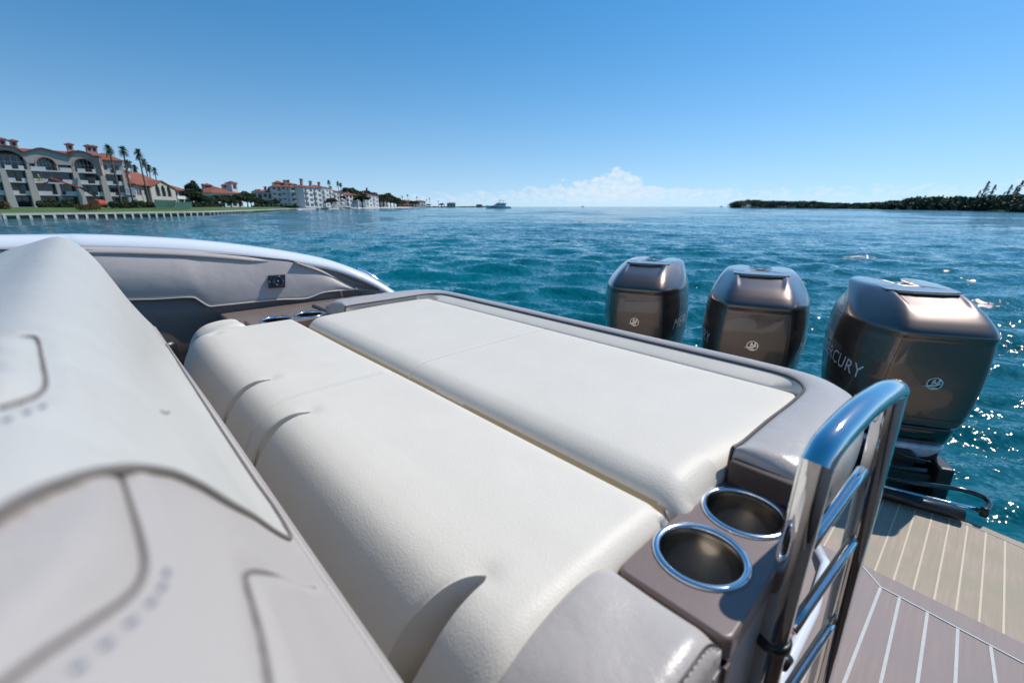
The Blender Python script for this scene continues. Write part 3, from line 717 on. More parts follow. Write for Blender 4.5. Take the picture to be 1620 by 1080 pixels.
# latch box on the lining
c = (hits(lt_, [(437, 444.5)]) or [atX(437, 445, -1.76)])[0]
cr = [(hits(lt_, [p]) or [atX(*p, c.x)])[0] for p in ((424, 436), (450, 434.5), (450, 454.5), (425, 456))]
nn = (cr[1]-cr[0]).cross(cr[3]-cr[0]).normalized(); nn = nn if nn.x > 0 else -nn
b = MB(); off = [q+nn*.012 for q in cr]; ins_ = [q.lerp(sum(cr, Vector())/4, .12)+nn*.016 for q in cr]
b.add([q-nn*.01 for q in cr]+off+ins_, [(0, 1, 5, 4), (1, 2, 6, 5), (2, 3, 7, 6), (3, 0, 4, 7), (4, 5, 9, 8), (5, 6, 10, 9), (6, 7, 11, 10), (7, 4, 8, 11), (8, 9, 10, 11)])
lb = b.build('latch_box', M['black'], boat)
cc = sum(ins_, Vector())/4; t1 = (cr[1]-cr[0]).normalized(); t2 = nn.cross(t1)
b = MB()
for k in range(24):
    q0, q1 = 2*pi*k/24, 2*pi*(k+1)/24; r0, r1 = .013, .019
    P4 = [cc+nn*.004+(t1*cos(q)+t2*sin(q))*r for q, r in ((q0, r0), (q1, r0), (q1, r1), (q0, r1))]; b.add(P4+[p-nn*.006 for p in P4], [(0, 1, 2, 3), (4, 5, 6, 7), (3, 2, 6, 7), (0, 1, 5, 4)])
b.build('ring', M['blackgloss'], lb, True)
for q in (cc, cc+t1*.026, cc-t1*.026): b = MB(); b.tube([q-nn*.002, q+nn*.003], .0022, 8); b.build('screw', M['steel'], lb, True)
# quarter panel between lining and gunwale
V = []; qs = [(467, 413), (500, 418), (530, 429), (560, 443), (585, 452), (600, 457)]; tq = [(467, 414), (508, 429), (535, 443), (558, 456), (580, 458), (600, 459)]
A_ = spline([atX(u, v, -1.79) for u, v in qs], 5); B_ = spline([atX(u, v, -1.755) for u, v in tq], 5)
for a, c in zip(A_, B_):
    for j in range(5): q = a.lerp(c, j/4); q.x -= .012*sin(pi*j/4); V.append(q)
F = [(k*5+j, (k+1)*5+j, (k+1)*5+j+1, k*5+j+1) for k in range(len(A_)-1) for j in range(4)]
mesh('quarter_panel', V, F, M['liner'], boat, True).modifiers.new('s', 'SOLIDIFY').thickness = -.005
# recess below the lining
b = MB()
wl = [(-1.9, -1.5), (-1.83, -.3), (-1.80, .1), (-1.785, .5), (-1.765, .8), (-1.74, 1.0)]
V = []
for x_, y in wl[:5]:
    for h in (.20 if y < .6 else .34, .35, .42, .60): V.append((x_+.06*(h-.25), y, CZ-h))
F = [(k*4+j, (k+1)*4+j, (k+1)*4+j+1, k*4+j+1) for k in range(4) for j in range(3)]
mesh('recess_wall', V, F, M['taupe'], boat, True).modifiers.new('s', 'SOLIDIFY').thickness = .01
b = MB(); b.box(-1.76, -1.524, .29, .86, CZ-.44, CZ-.346); b.box(-1.76, -1.50, -.6, .29, CZ-.62, CZ-.50); b.box(-1.66, -1.53, .56, .84, CZ-.40, CZ-.335)
o = b.build('quarter_shelf', M['taupe'], boat); bv = o.modifiers.new('b', 'BEVEL'); bv.width = .01; bv.segments = 3
c = ath(246, 497, .33); b = MB(); b.lathe([(0, .03), (.035, .028), (.045, .015), (.047, -.02), (.047, -.2)], 24, (c.x, c.y, c.z-.115)); b.build('dark_void_plug', M['black'], boat, True)  # black plug stands in for a dark void in the recess
# aft deck behind the coaming
b = MB(); b.box(-1.74, -.20, .925, 1.05, CZ-.75, CZ-.40); o = b.build('transom', M['gel'], boat); bv = o.modifiers.new('b', 'BEVEL'); bv.width = .02; bv.segments = 3
rebase(boat, (CX, .2, .05))

# ---- seat back close to the camera
bp = spline([(-.42, .62, 0), (-.40, .42, 0), (-.30, .23, 0), (-.20, .135, 0), (-.12, .086, 0), (-.07, .067, 0), (-.032, .0575, 0), (-.008, .073, 0), (.013, .104, 0), (.032, .150, 0), (.050, .196, 0), (.070, .238, 0), (.088, .270, 0)], 5)
bp = resample(bp, 330)
tail = [Vector(p) for p in [(.0905, .2765, 0), (.090, .284, 0), (.084, .292, 0), (.074, .305, 0), (.060, .34, 0), (.05, .62, 0)]]
prof = bp+tail
xs = []; x = -1.335
xs = [-1.335+.05*(1-cos(pi/2*k/10)) for k in range(10)]; x = -1.285
while x < .30: xs.append(x); x += .0022 if -.42 < x < .03 else .012
npf = len(prof); P = [Vector((p.x, p.y)) for p in prof]
nr = []
for i in range(npf):
    t = (P[min(i+1, npf-1)]-P[max(0, i-1)]).normalized(); nr.append(Vector((-t.y, t.x)))
def spos(X, i, d=0):
    el_ = X+1.335; ins = .05*(1-sqrt(max(0, 1-(1-el_/.05)**2))) if el_ < .05 else 0
    # slight sag between the seat frames
    w = .0015*sin(X*7)*sin(i*.03)
    q = P[i]+nr[i]*(ins+d+w); return Vector((X, q.x, CZ-q.y))
base = [[spos(X, i) for i in range(npf)] for X in xs]
Vb = [v for r in base for v in r]; nx = len(xs)
Fb = [(a*npf+i, (a+1)*npf+i, (a+1)*npf+i+1, a*npf+i+1) for a in range(nx-1) for i in range(npf-1)]
T0 = BVHTree.FromPolygons(Vb, Fb)
print('test', hits(T0, [(200, 950), (458, 853), (250, 520)]))
pip_px = [(-40, 842), (0, 818), (45, 790), (89, 771), (140, 754), (200, 745), (267, 751), (310, 769), (355, 795), (410, 826), (452, 852), (458, 850), (453, 838), (430, 800), (400, 758), (350, 682), (300, 604), (262, 545), (240, 508)]
pip = hits(T0, pip_px)
seams = [hits(T0, L) for L in (
    [(196, 752), (211, 798), (225, 842), (233, 880), (227, 912), (206, 938), (160, 970), (100, 1008), (45, 1046), (-5, 1085)],
    [(-10, 532), (30, 531), (58, 532), (66, 560), (74, 600), (66, 618), (40, 630), (0, 642)],
    [(432, 1085), (416, 1000), (402, 950), (392, 915), (394, 903), (410, 901), (440, 909), (500, 928), (552, 944)],)]
SPL = [spline(s, 8) for s in seams]; PIPE = spline(pip, 6)
allp = np.array([tuple(p) for s in SPL for p in s]); VB = np.array([tuple(v) for v in Vb])
dm = np.full(len(VB), 9.0)
for q in allp: dm = np.minimum(dm, ((VB-q)**2).sum(1))
dm = np.sqrt(dm); dist_x = np.abs(VB[:, 0])
dep = .0013*np.exp(-(dm/.0032)**2)-.0006*np.exp(-((dm-.009)/.004)**2)
NR = np.array([(0, nr[i].x, -nr[i].y) for i in range(npf)]); NRall = np.tile(NR, (nx, 1))
def insd(PX, PY, L):
    L = np.array(L); c_ = np.zeros(len(PX), bool); j = len(L)-1
    for i in range(len(L)):
        with np.errstate(divide='ignore', invalid='ignore'):
            k_ = ((L[i, 1] > PY) != (L[j, 1] > PY)) & (PX < (L[j, 0]-L[i, 0])*(PY-L[i, 1])/(L[j, 1]-L[i, 1]+1e-12)+L[i, 0])
        c_ ^= k_; j = i
    return c_
ar = np.array([0]+list(np.cumsum([(P[i+1]-P[i]).length for i in range(npf-1)])))
def toxs(p):
    i = min(range(npf), key=lambda i: (P[i].x-p.y)**2+(P[i].y-(CZ-p.z))**2); return (p.x, ar[i])
PX = VB[:, 0]; PY = np.tile(ar, nx)
regs = [hits(T0, [(-40, 842), (0, 818), (45, 790), (89, 771), (140, 754), (196, 747)]+[(211, 798), (225, 842), (233, 880), (227, 912), (206, 938), (160, 970), (100, 1008), (45, 1046), (-5, 1085), (-60, 1085)]), hits(T0, [(-60, 532), (30, 531), (58, 532), (66, 560), (74, 600), (66, 618), (40, 630), (0, 642), (-60, 655)])]
for rg_ in regs:
    m2 = insd(PX, PY, [toxs(p) for p in spline(rg_+[rg_[0]], 4)]); ed = np.full(len(VB), 9.0)
    for q in spline(rg_+[rg_[0]], 6): ed = np.minimum(ed, ((VB-np.array(tuple(q)))**2).sum(1))
    dep = dep-m2*.0045*(1-np.exp(-(np.sqrt(ed)/.012)**2))
VB2 = VB+NRall*dep[:, None]
# grey skirt region: below/right of the piping, as seen in (X, arc) space
ar = np.array([0]+list(np.cumsum([(P[i+1]-P[i]).length for i in range(npf-1)])))
def toxs(p):
    i = min(range(npf), key=lambda i: (P[i].x-p.y)**2+(P[i].y-(CZ-p.z))**2); return (p.x, ar[i])
poly = [toxs(p) for p in PIPE]
# the white field lies on the fore/left side of the piping: close the outline over the ridge
poly_w = poly+[(-1.4, poly[-1][1]), (-1.4, -1), (.4, -1), (.4, toxs(pip[0])[1]), ]
x_first = poly[0]
poly_w = [(x_first[0]+.0, x_first[1])]+poly+[(-1.4, poly[-1][1]), (-1.4, -.1), (x_first[0], -.1)]
def inside(x, y, L):
    c = False; j = len(L)-1
    for i in range(len(L)):
        if (L[i][1] > y) != (L[j][1] > y) and x < (L[j][0]-L[i][0])*(y-L[i][1])/(L[j][1]-L[i][1])+L[i][0]: c = not c
        j = i
    return c
FW, FG = [], []
for a in range(nx-1):
    xm = (xs[a]+xs[a+1])/2
    for i in range(npf-1):
        (FW if (i < npf-8 and inside(xm, (ar[i]+ar[i+1])/2, poly_w)) else FG).append((a*npf+i, (a+1)*npf+i, (a+1)*npf+i+1, a*npf+i+1))
bol = thing('seat_back', 'large blurred seat back close to the camera in white and grey vinyl with piping', 'seat')
def submesh(name, F, m, par):
    used = sorted({i for f in F for i in f}); mp = {i: k for k, i in enumerate(used)}
    o = mesh(name, [tuple(VB2[i]) for i in used], [tuple(mp[i] for i in f) for f in F], m, par, True); md = o.modifiers.new('s', 'SOLIDIFY'); md.thickness = .004; md.offset = -1 
    return o
ow = submesh('top_panel', FW, M['white'], bol); og = submesh('skirt_panel', FG, M['lilac2'], bol)
n0 = ow.data.polygons[0].normal
for o in (ow, og):
    bm = bmesh.new(); bm.from_mesh(o.data); 
    up_ = sum(f.normal.z*f.calc_area() for f in bm.faces)
    if up_ < 0: bmesh.ops.reverse_faces(bm, faces=bm.faces)
    bm.to_mesh(o.data); bm.free()
T1 = BVHTree.FromPolygons([Vector(v) for v in VB2], Fb)
def lift(pts, off):
    out = []
    for p in pts:
        q, n_, i, _ = T0.find_nearest(p); n_ = n_ if n_.z > 0 or n_.y > 0 else -n_; out.append(q+n_*off)
    return out
b = MB(); b.tube(lift(PIPE, .0009), .0016, 10); b.build('piping', M['pipelight'], bol, True)
for s in SPL:
    b = MB(); b.tube(lift(s, -.0007), .0007, 8); b.build('seam', M['seam'], bol, True)
b = MB()
for u, v, u2, v2 in ((264, 903, 262, 911), (259, 925, 253, 934), (244, 949, 234, 958), (212, 980, 201, 990), (174, 1015, 161, 1025), (130, 1052, 115, 1063), (16, 662, 6, 667), (46, 652, 38, 655), (70, 642, 64, 646)):
    q = hits(T1, [(u, v), (u2, v2)], .0002)
    if len(q) == 2: b = MB(); b.tube(q, .0006, 6); b.build('stitch', M['bluethread'], bol, True)
# white stitch line along the lower hem
b = MB(); k_ = npf-14; x = -1.28
while x < -.05:
    a = spos(x, k_, -.0004); c = spos(x+.0026, k_, -.0004); b.tube([a, c], .00045, 5); x += .0042
b.build('hem_stitching', M['thread'], bol, True)
b = MB(); b.tube([spos(x, npf-9, -.0002) for x in xs], .0012, 6); b.build('hem', M['lilac2'], bol, True)
b = MB(); q = hits(T1, [(254, 650), (261, 654), (267, 652)], .0001)
if len(q) > 1: b.tube(q, .0006, 5); b.build('crease_mark', M['pipelight'], bol, True)
rebase(bol, (-.5, -.1, CZ-.62))

# ---- chrome boarding ladder rail
lad = thing('boarding_ladder', 'polished steel ladder rail with arched top standing beside the cup holders', 'ladder')
PL = Vector((-.0715, .4485, CZ-.215)); PR = Vector((-.045, .677, CZ-.205)); 
hv = (PR-PL); hv.z = 0; LN = hv.cross(UP).normalized()
def onl(u, v, off=0):
    r = ray(u, v); return CAM+r*((PL-CAM+LN*off).dot(LN)/r.dot(LN))
topc = [onl(*p) for p in ((1292, 733), (1308, 705), (1335, 674), (1363, 647), (1392, 626), (1406, 619), (1415, 618))]
tp = spline(topc, 6)
def mitre(b, k, n, c, d, m):
    for i in range(k*n, k*n+n): v = Vector(b.v[i]); v = v-d*((v-c).dot(m)/d.dot(m)); b.v[i] = tuple(v)
dpost = (onl(1222, 1008)-onl(1291, 742)).normalized(); dbar = (tp[1]-tp[0]).normalized(); mm = (dbar-dpost*-1).normalized(); mm = (dbar-dpost).normalized()
b = MB(); b.tube(tp, .0136, 32, True, 1.0); mitre(b, 0, 32, tp[0], dbar, mm); o = b.build('top_rail', M['steel'], lad, True); sharp(o, 50)
lp0, lp1 = tp[0], onl(1222, 1008); lp2 = lp0+(lp1-lp0)*2.6
b = MB(); b.tube([lp0, lp1], .0138, 32); mitre(b, 0, 32, tp[0], (lp1-lp0).normalized(), mm); o = b.build('post', M['steel'], lad, True); sharp(o, 50)
b = MB(); b.tube([lp1, lp2], .0150, 28); o = b.build('post', M['steel'], lad, True); sharp(o, 50)
rp0, rp1 = onl(1413, 622), onl(1341, 904); rp2 = rp0+(rp1-rp0)*2.3
b = MB(); b.tube([rp0, rp2], .0134, 28); o = b.build('post', M['steel'], lad, True); sharp(o, 50)
b = MB(); d = (lp1-lp0).normalized(); b.tube([lp1-d*.004, lp1-d*.003, lp1+d*.005, lp1+d*.006], [.0145, .0172, .0172, .0145], 28); b.build('collar', M['black'], lad, True)
k0 = onl(1236, 1052, .012); b = MB(); b.tube([k0, k0+hv.normalized()*.014+LN*.0], .006, 16); b.build('knob', M['black'], lad, True)
for (u, v, u2, v2) in ((1364, 744, 1280, 862), (1360, 840, 1252, 995), (1322, 975, 1228, 1118)):
    p, q = onl(u, v), onl(u2, v2)
    b = MB(); b.tube([q.lerp(p, k/6) for k in range(7)], .0062, 16, True, 1.0); o = b.build('rung', M['steel'], lad, True)
rebase(lad, (-.07, .45, CZ-.95))

# =================================================================== OUTBOARD MOTORS
# half section: fractions of the half width a and of the way from front to back
def section(a, yf, yr, ch):
    H = [(0, yf), (.30*a, yf+.001), (.48*a, yf+.006), (.585*a, yf+.018), (.67*a, yf+.048), (.78*a, yf+.108+ch*.5), (.90*a, yf+.190+ch), (.975*a, yf+.285), (1.0*a, yf+.37), (.99*a, yf+.43), (.93*a, yr-.13), (.80*a, yr-.06), (.55*a, yr-.015), (.28*a, yr-.002), (0, yr)]
    H = spline([(p[0], p[1], 0) for p in H], 6); L = [(p.x, p.y) for p in H]; return L+[(-x, y) for x, y in L[1:-1]][::-1]
LV = [  # z, yf, yr, a, chamfer
    (.046, -.290, .322, .258, .00), (.052, -.298, .326, .263, 0), (.080, -.310, .335, .267, 0), (.16, -.328, .352, .276, 0), (.25, -.342, .365, .281, 0), (.34, -.352, .370, .280, .00),
    (.42, -.358, .370, .274, .00), (.455, -.360, .368, .269, 0), (.466, -.366, .367, .267, 0), (.478, -.374, .366, .265, 0), (.490, -.373, .364, .262, .004), (.510, -.360, .360, .256, .012), (.545, -.328, .352, .245, .025), (.580, -.284, .340, .232, .035),
    (.612, -.232, .322, .217, .035), (.636, -.182, .300, .203, .03), (.650, -.150, .280, .192, .02), (.659, -.125, .262, .182, .01), (.663, -.100, .24, .168, 0), (.665, -.05, .19, .14, 0), (.666, .02, .12, .07, 0)]
LV = [(r[0] if r[0] <= .492 else .492+(r[0]-.492)*.76, *r[1:]) for r in LV]
def make_outboard():
    root = thing('outboard_motor', 'x', 'outboard motor')
    V = []; ZZ = []
    for q0, q1 in zip(LV, LV[1:]):
        k_ = max(1, int((q1[0]-q0[0])/.009)); ZZ += [q0[0]+(q1[0]-q0[0])*j/k_ for j in range(k_)]
    ZZ.append(LV[-1][0]); rows = [(z, *interp(LV, z)) for z in ZZ]; secs = [section(r[3], r[1], r[2], r[4]) for r in rows]; n = len(secs[0])
    for r, s in zip(rows, secs):
        for x, y in s:
            z = r[0]; zt = z
            if y < 0: hw = .098+.02*sst(.555, .62, z); dq = .016*sst(.55, .615, z)*(1-sst(hw-.010, hw+.010, abs(x))); y += dq; zt -= dq*.45 if z > .58 else 0
            if z > .5: zt = zt-.03*max(0, (y-.05))*(z-.5)*6     # the top falls away to the stern
            V.append((x, y, zt))
    F = [(k*n+i, k*n+(i+1) % n, (k+1)*n+(i+1) % n, (k+1)*n+i) for k in range(len(rows)-1) for i in range(n)]+[tuple(reversed(range(n))), tuple(range((len(rows)-1)*n, len(rows)*n))]
    cowl = mesh('cowl', V, F, M['cowl'], root, True, True)
    sb = cowl.modifiers.new('sub', 'SUBSURF'); sb.levels = 1; sb.render_levels = 1
    tr = bvh(cowl)
    def front(x, z):
        p, n_, _, _ = tr.ray_cast(Vector((x, -2, z)), Vector((0, 1, 0))); return p, n_
    # raised ridges either side of the top scoop, dark scoop
    b = MB(); b.poly([(-.112, -.060), (-.108, -.120), (-.05, -.134), (.05, -.134), (.108, -.120), (.112, -.060)], (), .600, .6165, 'xy'); o = b.build('intake_scoop', M['black'], root)
    b = MB(); b.poly([(-.150, .05), (-.142, -.065), (-.11, -.090), (-.05, -.100), (.05, -.100), (.11, -.090), (.142, -.065), (.150, .05)], (), .612, .6215, 'xy'); o = b.build('scoop_lid', M['cowl'], root); bv = o.modifiers.new('b', 'BEVEL'); bv.width = .005; bv.segments = 3
    # seam line across the front low down
    b = MB(); L_ = []
    for x in np.linspace(-.20, .20, 40):
        p, n_ = front(x, .095); L_.append(p+n_*.0003)
    b.tube(L_, .0018, 6); b.build('seam', M['black'], root, True)
    # framed front panel, a shade proud
    b = MB(); L_ = []
    for x, z in [(-.150, .45), (-.158, .38), (-.165, .28), (-.166, .18), (-.160, .115)]: p, n_ = front(x, z); L_.append(p+n_*.0002)
    b.tube(spline(L_, 5), .0020, 6); b.build('panel_edge', M['cowl'], root, True)
    b = MB(); b.tube(spline([Vector((-p.x, p.y, p.z)) for p in L_], 5), .0020, 6); b.build('panel_edge', M['cowl'], root, True)
    # round badge
    p, n_ = front(0, .27); R0 = .0285
    ax = n_.normalized(); ex = Vector((1, 0, 0)); ez = ax.cross(ex); ez = ez if ez.z > 0 else -ez
    def bd(x, z, o): return p+ax*o+ex*x+ez*z
    def disc(b, r0, r1, o, th=.003, nseg=40, asp=1.0):
        for k in range(nseg):
            q0, q1 = 2*pi*k/nseg, 2*pi*(k+1)/nseg
            P4 = [bd(r*cos(q)*asp, r*sin(q), o) for q, r in ((q0, r0), (q1, r0), (q1, r1), (q0, r1))]; b.add(P4+[v-ax*th for v in P4], [(0, 1, 2, 3), (7, 6, 5, 4), (3, 2, 6, 7), (0, 1, 5, 4)])
    b = MB(); disc(b, .001, R0*.86, .002, .004); bd_ = b.build('badge', M['blackgloss'], root, False)
    b = MB(); disc(b, R0*.84, R0, .0036, .006); b.build('badge_ring', M['chrome'], bd_, False)
    b = MB()
    for pl in ([(-.040, -.013), (-.022, -.007), (.000, -.002), (.028, .007), (.034, .012), (.020, .001), (.004, -.012), (-.012, -.015)],
               [(-.014, .000), (-.009, .020), (-.001, .022), (.000, .010), (.004, .006), (.010, .021), (.018, .019), (.015, .004), (.022, -.004), (.014, -.003), (.006, -.001), (-.004, .003), (-.006, -.002)],
               [(-.016, -.019), (-.004, -.017), (.010, -.017), (.018, -.021), (.004, -.024), (-.008, -.023)]):
        T = tessellate_polygon([[Vector((a, c, 0)) for a, c in pl]]); m0 = len(pl)
        b.add([bd(x, z, .0062) for x, z in pl]+[bd(x, z, .001) for x, z in pl], [tuple(t) for t in T]+[(i, (i+1) % m0, m0+(i+1) % m0, m0+i) for i in range(m0)])
    b.build('badge_emblem', M['chrome'], bd_, False)
    # name on both flanks
    cu = bpy.data.curves.new('t', 'FONT'); cu.body = 'MERCURY'; cu.size = 1; cu.align_x = 'CENTER'; cu.resolution_u = 2; cu.shear = .25; cu.space_character = 1.08
    to = bpy.data.objects.new('t', cu); COL.objects.link(to); bpy.context.view_layer.update()
    tm = bpy.data.meshes.new_from_object(to.evaluated_get(bpy.context.evaluated_depsgraph_get())); bpy.data.objects.remove(to)
    bm = bmesh.new(); bm.from_mesh(tm); bmesh.ops.triangulate(bm, faces=bm.faces); bmesh.ops.subdivide_edges(bm, edges=[e for e in bm.edges if e.calc_length() > .12], cuts=3)
    tv = [v.co.copy() for v in bm.verts]; tf = [tuple(v.index for v in f.verts) for f in bm.faces]; bm.free()
    xmx = max(abs(v.x) for v in tv)
    for s in (-1, 1):
        VV = []
        for v in tv:
            yy = s*(v.x/xmx)*.205-.035; zz = .235+v.y*.098+ (yy+.035)*.10
            p2, n2, _, _ = tr.ray_cast(Vector((s*2, yy, zz)), Vector((-s, 0, 0)))
            n2 = (n2 if n2.x*s > 0 else -n2) if n2 else n2; VV.append(p2+n2*.0022 if p2 else Vector((s*.28, yy, zz)))
        o = mesh('lettering', VV, tf, M['letter'], root, False)
    # black trim, silver lower pan, leg, brackets
    def loft(name, rows, m):
        V = []; n = None
        for z, yf, yr, a, dz in rows:
            s = section(a, yf, yr, 0); n = len(s); V += [(x, y, z+dz*(y-yf)) for x, y in s]
        F = [(k*n+i, k*n+(i+1) % n, (k+1)*n+(i+1) % n, (k+1)*n+i) for k in range(len(rows)-1) for i in range(n)]+[tuple(reversed(range(n))), tuple(range((len(rows)-1)*n, len(rows)*n))]
        return mesh(name, V, F, m, root, True, True)
    loft('lower_trim', [(-.052, -.255, .285, .236, 0), (-.046, -.266, .29, .243, 0), (.000, -.277, .305, .250, 0), (.036, -.285, .316, .254, 0), (.0435, -.280, .312, .250, 0)], M['blackgloss'])
    loft('lower_pan', [(-.205, -.06, .27, .12, 0), (-.195, -.17, .28, .175, 0), (-.165, -.235, .285, .212, 0), (-.120, -.262, .29, .228, 0), (-.075, -.272, .29, .234, 0), (-.056, -.272, .29, .233, 0), (-.053, -.25, .28, .22, 0)], M['silver'])
    b = MB(); b.box(-.075, .075, -.02, .26, -1.15, -.14); b.box(-.02, .02, -.12, .34, -1.19, -1.15); o = b.build('leg', M['black'], root); bv = o.modifiers.new('b', 'BEVEL'); bv.width = .02; bv.segments = 3
    b = MB(); b.poly([(-.235, -.23), (.02, -.23), (.045, -.20), (.045, -.105), (.02, -.082), (-.20, -.078), (-.235, -.10)], (), -.284, -.15); o = b.build('pan_opening', M['black'], root); bv = o.modifiers.new('b', 'BEVEL'); bv.width = .008; bv.segments = 2
    b = MB(); b.box(-.17, -.11, -.33, -.02, -.52, -.125); b.box(.11, .17, -.33, -.02, -.52, -.125); b.box(-.11, .11, -.20, -.02, -.34, -.16); b.box(-.15, .15, -.30, -.20, -.235, -.180); b.box(-.09, .13, -.262, -.18, -.13, -.075)
    o = b.build('clamp_bracket', M['black'], root); bv = o.modifiers.new('b', 'BEVEL'); bv.width = .012; bv.segments = 2
    b = MB(); b.tube(spline([(-.13, -.30, -.15), (-.04, -.325, -.152), (.06, -.31, -.158), (.12, -.28, -.17)], 5), .011, 10); b.tube(spline([(-.08, -.26, -.09), (.0, -.285, -.11), (.10, -.27, -.13)], 5), .007, 8); b.build('hose', M['blackgloss'], root, True)
    b = MB(); b.tube([(.14, -.16, -.155), (.14, -.16, -.20)], .018, 14); b.build('tilt_pin', M['black'], root, True)
    return root
YAWE = radians(20)
logos = [(1480, 602), (1190, 543), (1002, 507)]
LAB = ['brown metallic outboard motor nearest the camera, its name reading on its left flank', 'middle one of three brown outboard motors, behind the grey coaming', 'brown outboard motor farthest left of the row behind the sun pad']
proto = make_outboard()
for i, (lx, ly) in enumerate([(-.064, 2.525), (-.800, 2.535), (-1.525, 2.530)]):
    o = proto if i == 0 else copy_tree(proto)
    o['label'] = LAB[i]; o['group'] = 'brown outboard motors on the transom'
    ye = YAWE+(radians(7) if i == 0 else 0); o.rotation_euler = (0, 0, ye); o.location = (lx-.348*sin(ye), ly+.348*cos(ye), CZ-.99)
# steering tie bar in front of the nearest motor
st = thing('steering_bar', 'black bent steering bar sticking out below the nearest outboard over the platform edge', 'steering bar')
b = MB(); b.tube(spline([ath(1370, 745, 1.13), ath(1440, 762, 1.13), ath(1510, 772, 1.14), ath(1550, 783, 1.14), ath(1565, 795, 1.145), ath(1560, 806, 1.15), ath(1545, 806, 1.155)], 6), .010, 12); b.build('upper_bar', M['blackgloss'], st, True)
b = MB(); b.tube([ath(1548, 806, 1.155), ath(1500, 795, 1.155), ath(1440, 780, 1.155), ath(1380, 765, 1.155)], .0085, 12); b.build('ram_rod', M['steel'], st, True)
b = MB(); c = ath(1558, 808, 1.15); b.tube([c+Vector((0, 0, .014)), c-Vector((0, 0, .022))], .013, 12); c = ath(1543, 803, 1.15); b.build('end_bolt', M['black'], st, True)
b = MB(); a, c = ath(1380, 775, 1.17), ath(1525, 815, 1.17); b.tube([a, c], .024, 14); b.build('cylinder', M['black'], st, True)
rebase(st, ath(1460, 785, 1.17))

# =================================================================== THE FAR SHORE
def gp(u, F, z): return gnd(u, F, z)
# land: lawn rising gently from the sea wall, running on behind the houses
WALL = [gnd(-330, 60), gnd(0, 74), gnd(330, 114), gnd(472, 296)]
WALL = [Vector((p.x, p.y, 0)) for p in WALL]
BACK = [gnd(-900, 75), gnd(-420, 150), gnd(-60, 300), gnd(330, 700)]
FRONT = [gnd(-330, 60), gnd(0, 74), gnd(330, 114), gnd(472, 296)]
V = []; nj = 10
Wd = [FRONT[0].lerp(FRONT[1], k/6) for k in range(6)]+[FRONT[1].lerp(FRONT[2], k/8) for k in range(8)]+[FRONT[2].lerp(FRONT[3], k/14) for k in range(15)]
away = (HD*.85-RT*.55).normalized()
for i, p in enumerate(Wd):
    for j in range(nj):
        d = (0, .4, 6, 14, 24, 34, 50, 80, 160, 300)[j]; q = p+away*d
        V.append((q.x, q.y, .86 if j == 0 else .86+min(1, d/34)*.95+.05*sin(i*.9+j)))
F = [(i*nj+j, (i+1)*nj+j, (i+1)*nj+j+1, i*nj+j+1) for i in range(len(Wd)-1) for j in range(nj-1)]
o = mesh('lawn', V, F, M['grass'], None, True, True); tag(o, 'green waterfront lawn behind the far sea wall', kind='structure')
m_ = o.modifiers.new('s', 'SOLIDIFY'); m_.thickness = .6; m_.offset = -1

# sea wall with pale buttresses
sw = thing('sea_wall', 'low pale concrete sea wall with a row of buttresses along the far lawn', 'sea wall', tuple(WALL[1]))
def off(p, d, z): q = p-away*d; return Vector((q.x, q.y, z))
def quadstrip(b, A, B, d0, d1, z0, z1):
    P = [off(A, d0, z0), off(B, d0, z0), off(B, d1, z0), off(A, d1, z0), off(A, d0, z1), off(B, d0, z1), off(B, d1, z1), off(A, d1, z1)]
    b.add(P, [(3, 2, 1, 0), (4, 5, 6, 7), (0, 1, 5, 4), (1, 2, 6, 5), (2, 3, 7, 6), (3, 0, 4, 7)])
b = MB()
for A, B in zip(WALL, WALL[1:]): quadstrip(b, A, B, -.5, .12, .66, 1.0)
b.build('cap', M['concrete'], sw)
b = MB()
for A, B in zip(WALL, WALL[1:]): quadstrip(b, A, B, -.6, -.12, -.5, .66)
b.build('wall', M['darkwall'], sw)
nb = 0
for A, B, st_ in ((WALL[0], WALL[1], 1.75), (WALL[1], WALL[2], 1.75), (WALL[2], WALL[3], 3.6)):
    L = (B-A).length; d = (B-A).normalized(); k = 0
    while k*st_ < L-.5 and nb < 100:
        p = A+d*(k*st_); q = p+d*.38; b = MB(); quadstrip(b, p, q, -.12, .10, -.4, .656); b.build('buttress', M['concrete'], sw); k += 1; nb += 1
rebase(sw, WALL[1])
# beach and bulkhead further along
bw = [gnd(455, 250), gnd(472, 290), gnd(535, 420), gnd(600, 600), gnd(665, 900)]
V = []
for p in bw[1:]:
    for d, z in ((0, -.1), (6, .35), (14, 1.1), (60, 1.8), (160, 2.0)):
        q = p+away*d; V.append((q.x, q.y, z))
F = [(i*5+j, (i+1)*5+j, (i+1)*5+j+1, i*5+j+1) for i in range(len(bw)-2) for j in range(4)]
o = mesh('beach', V, F, M['sand'], None, True, True); tag(o, 'pale sand beach beyond the sea wall', kind='structure')
bk = MB(); A, B = gnd(468, 288), gnd(537, 405); quadstrip(bk, A, B, -1, 0, -.3, 1.15)
o = bk.build('bulkhead', M['concrete']); tag(o, 'plain grey concrete bulkhead between the buttressed sea wall and the sand beach', 'bulkhead'); rebase(o, A)
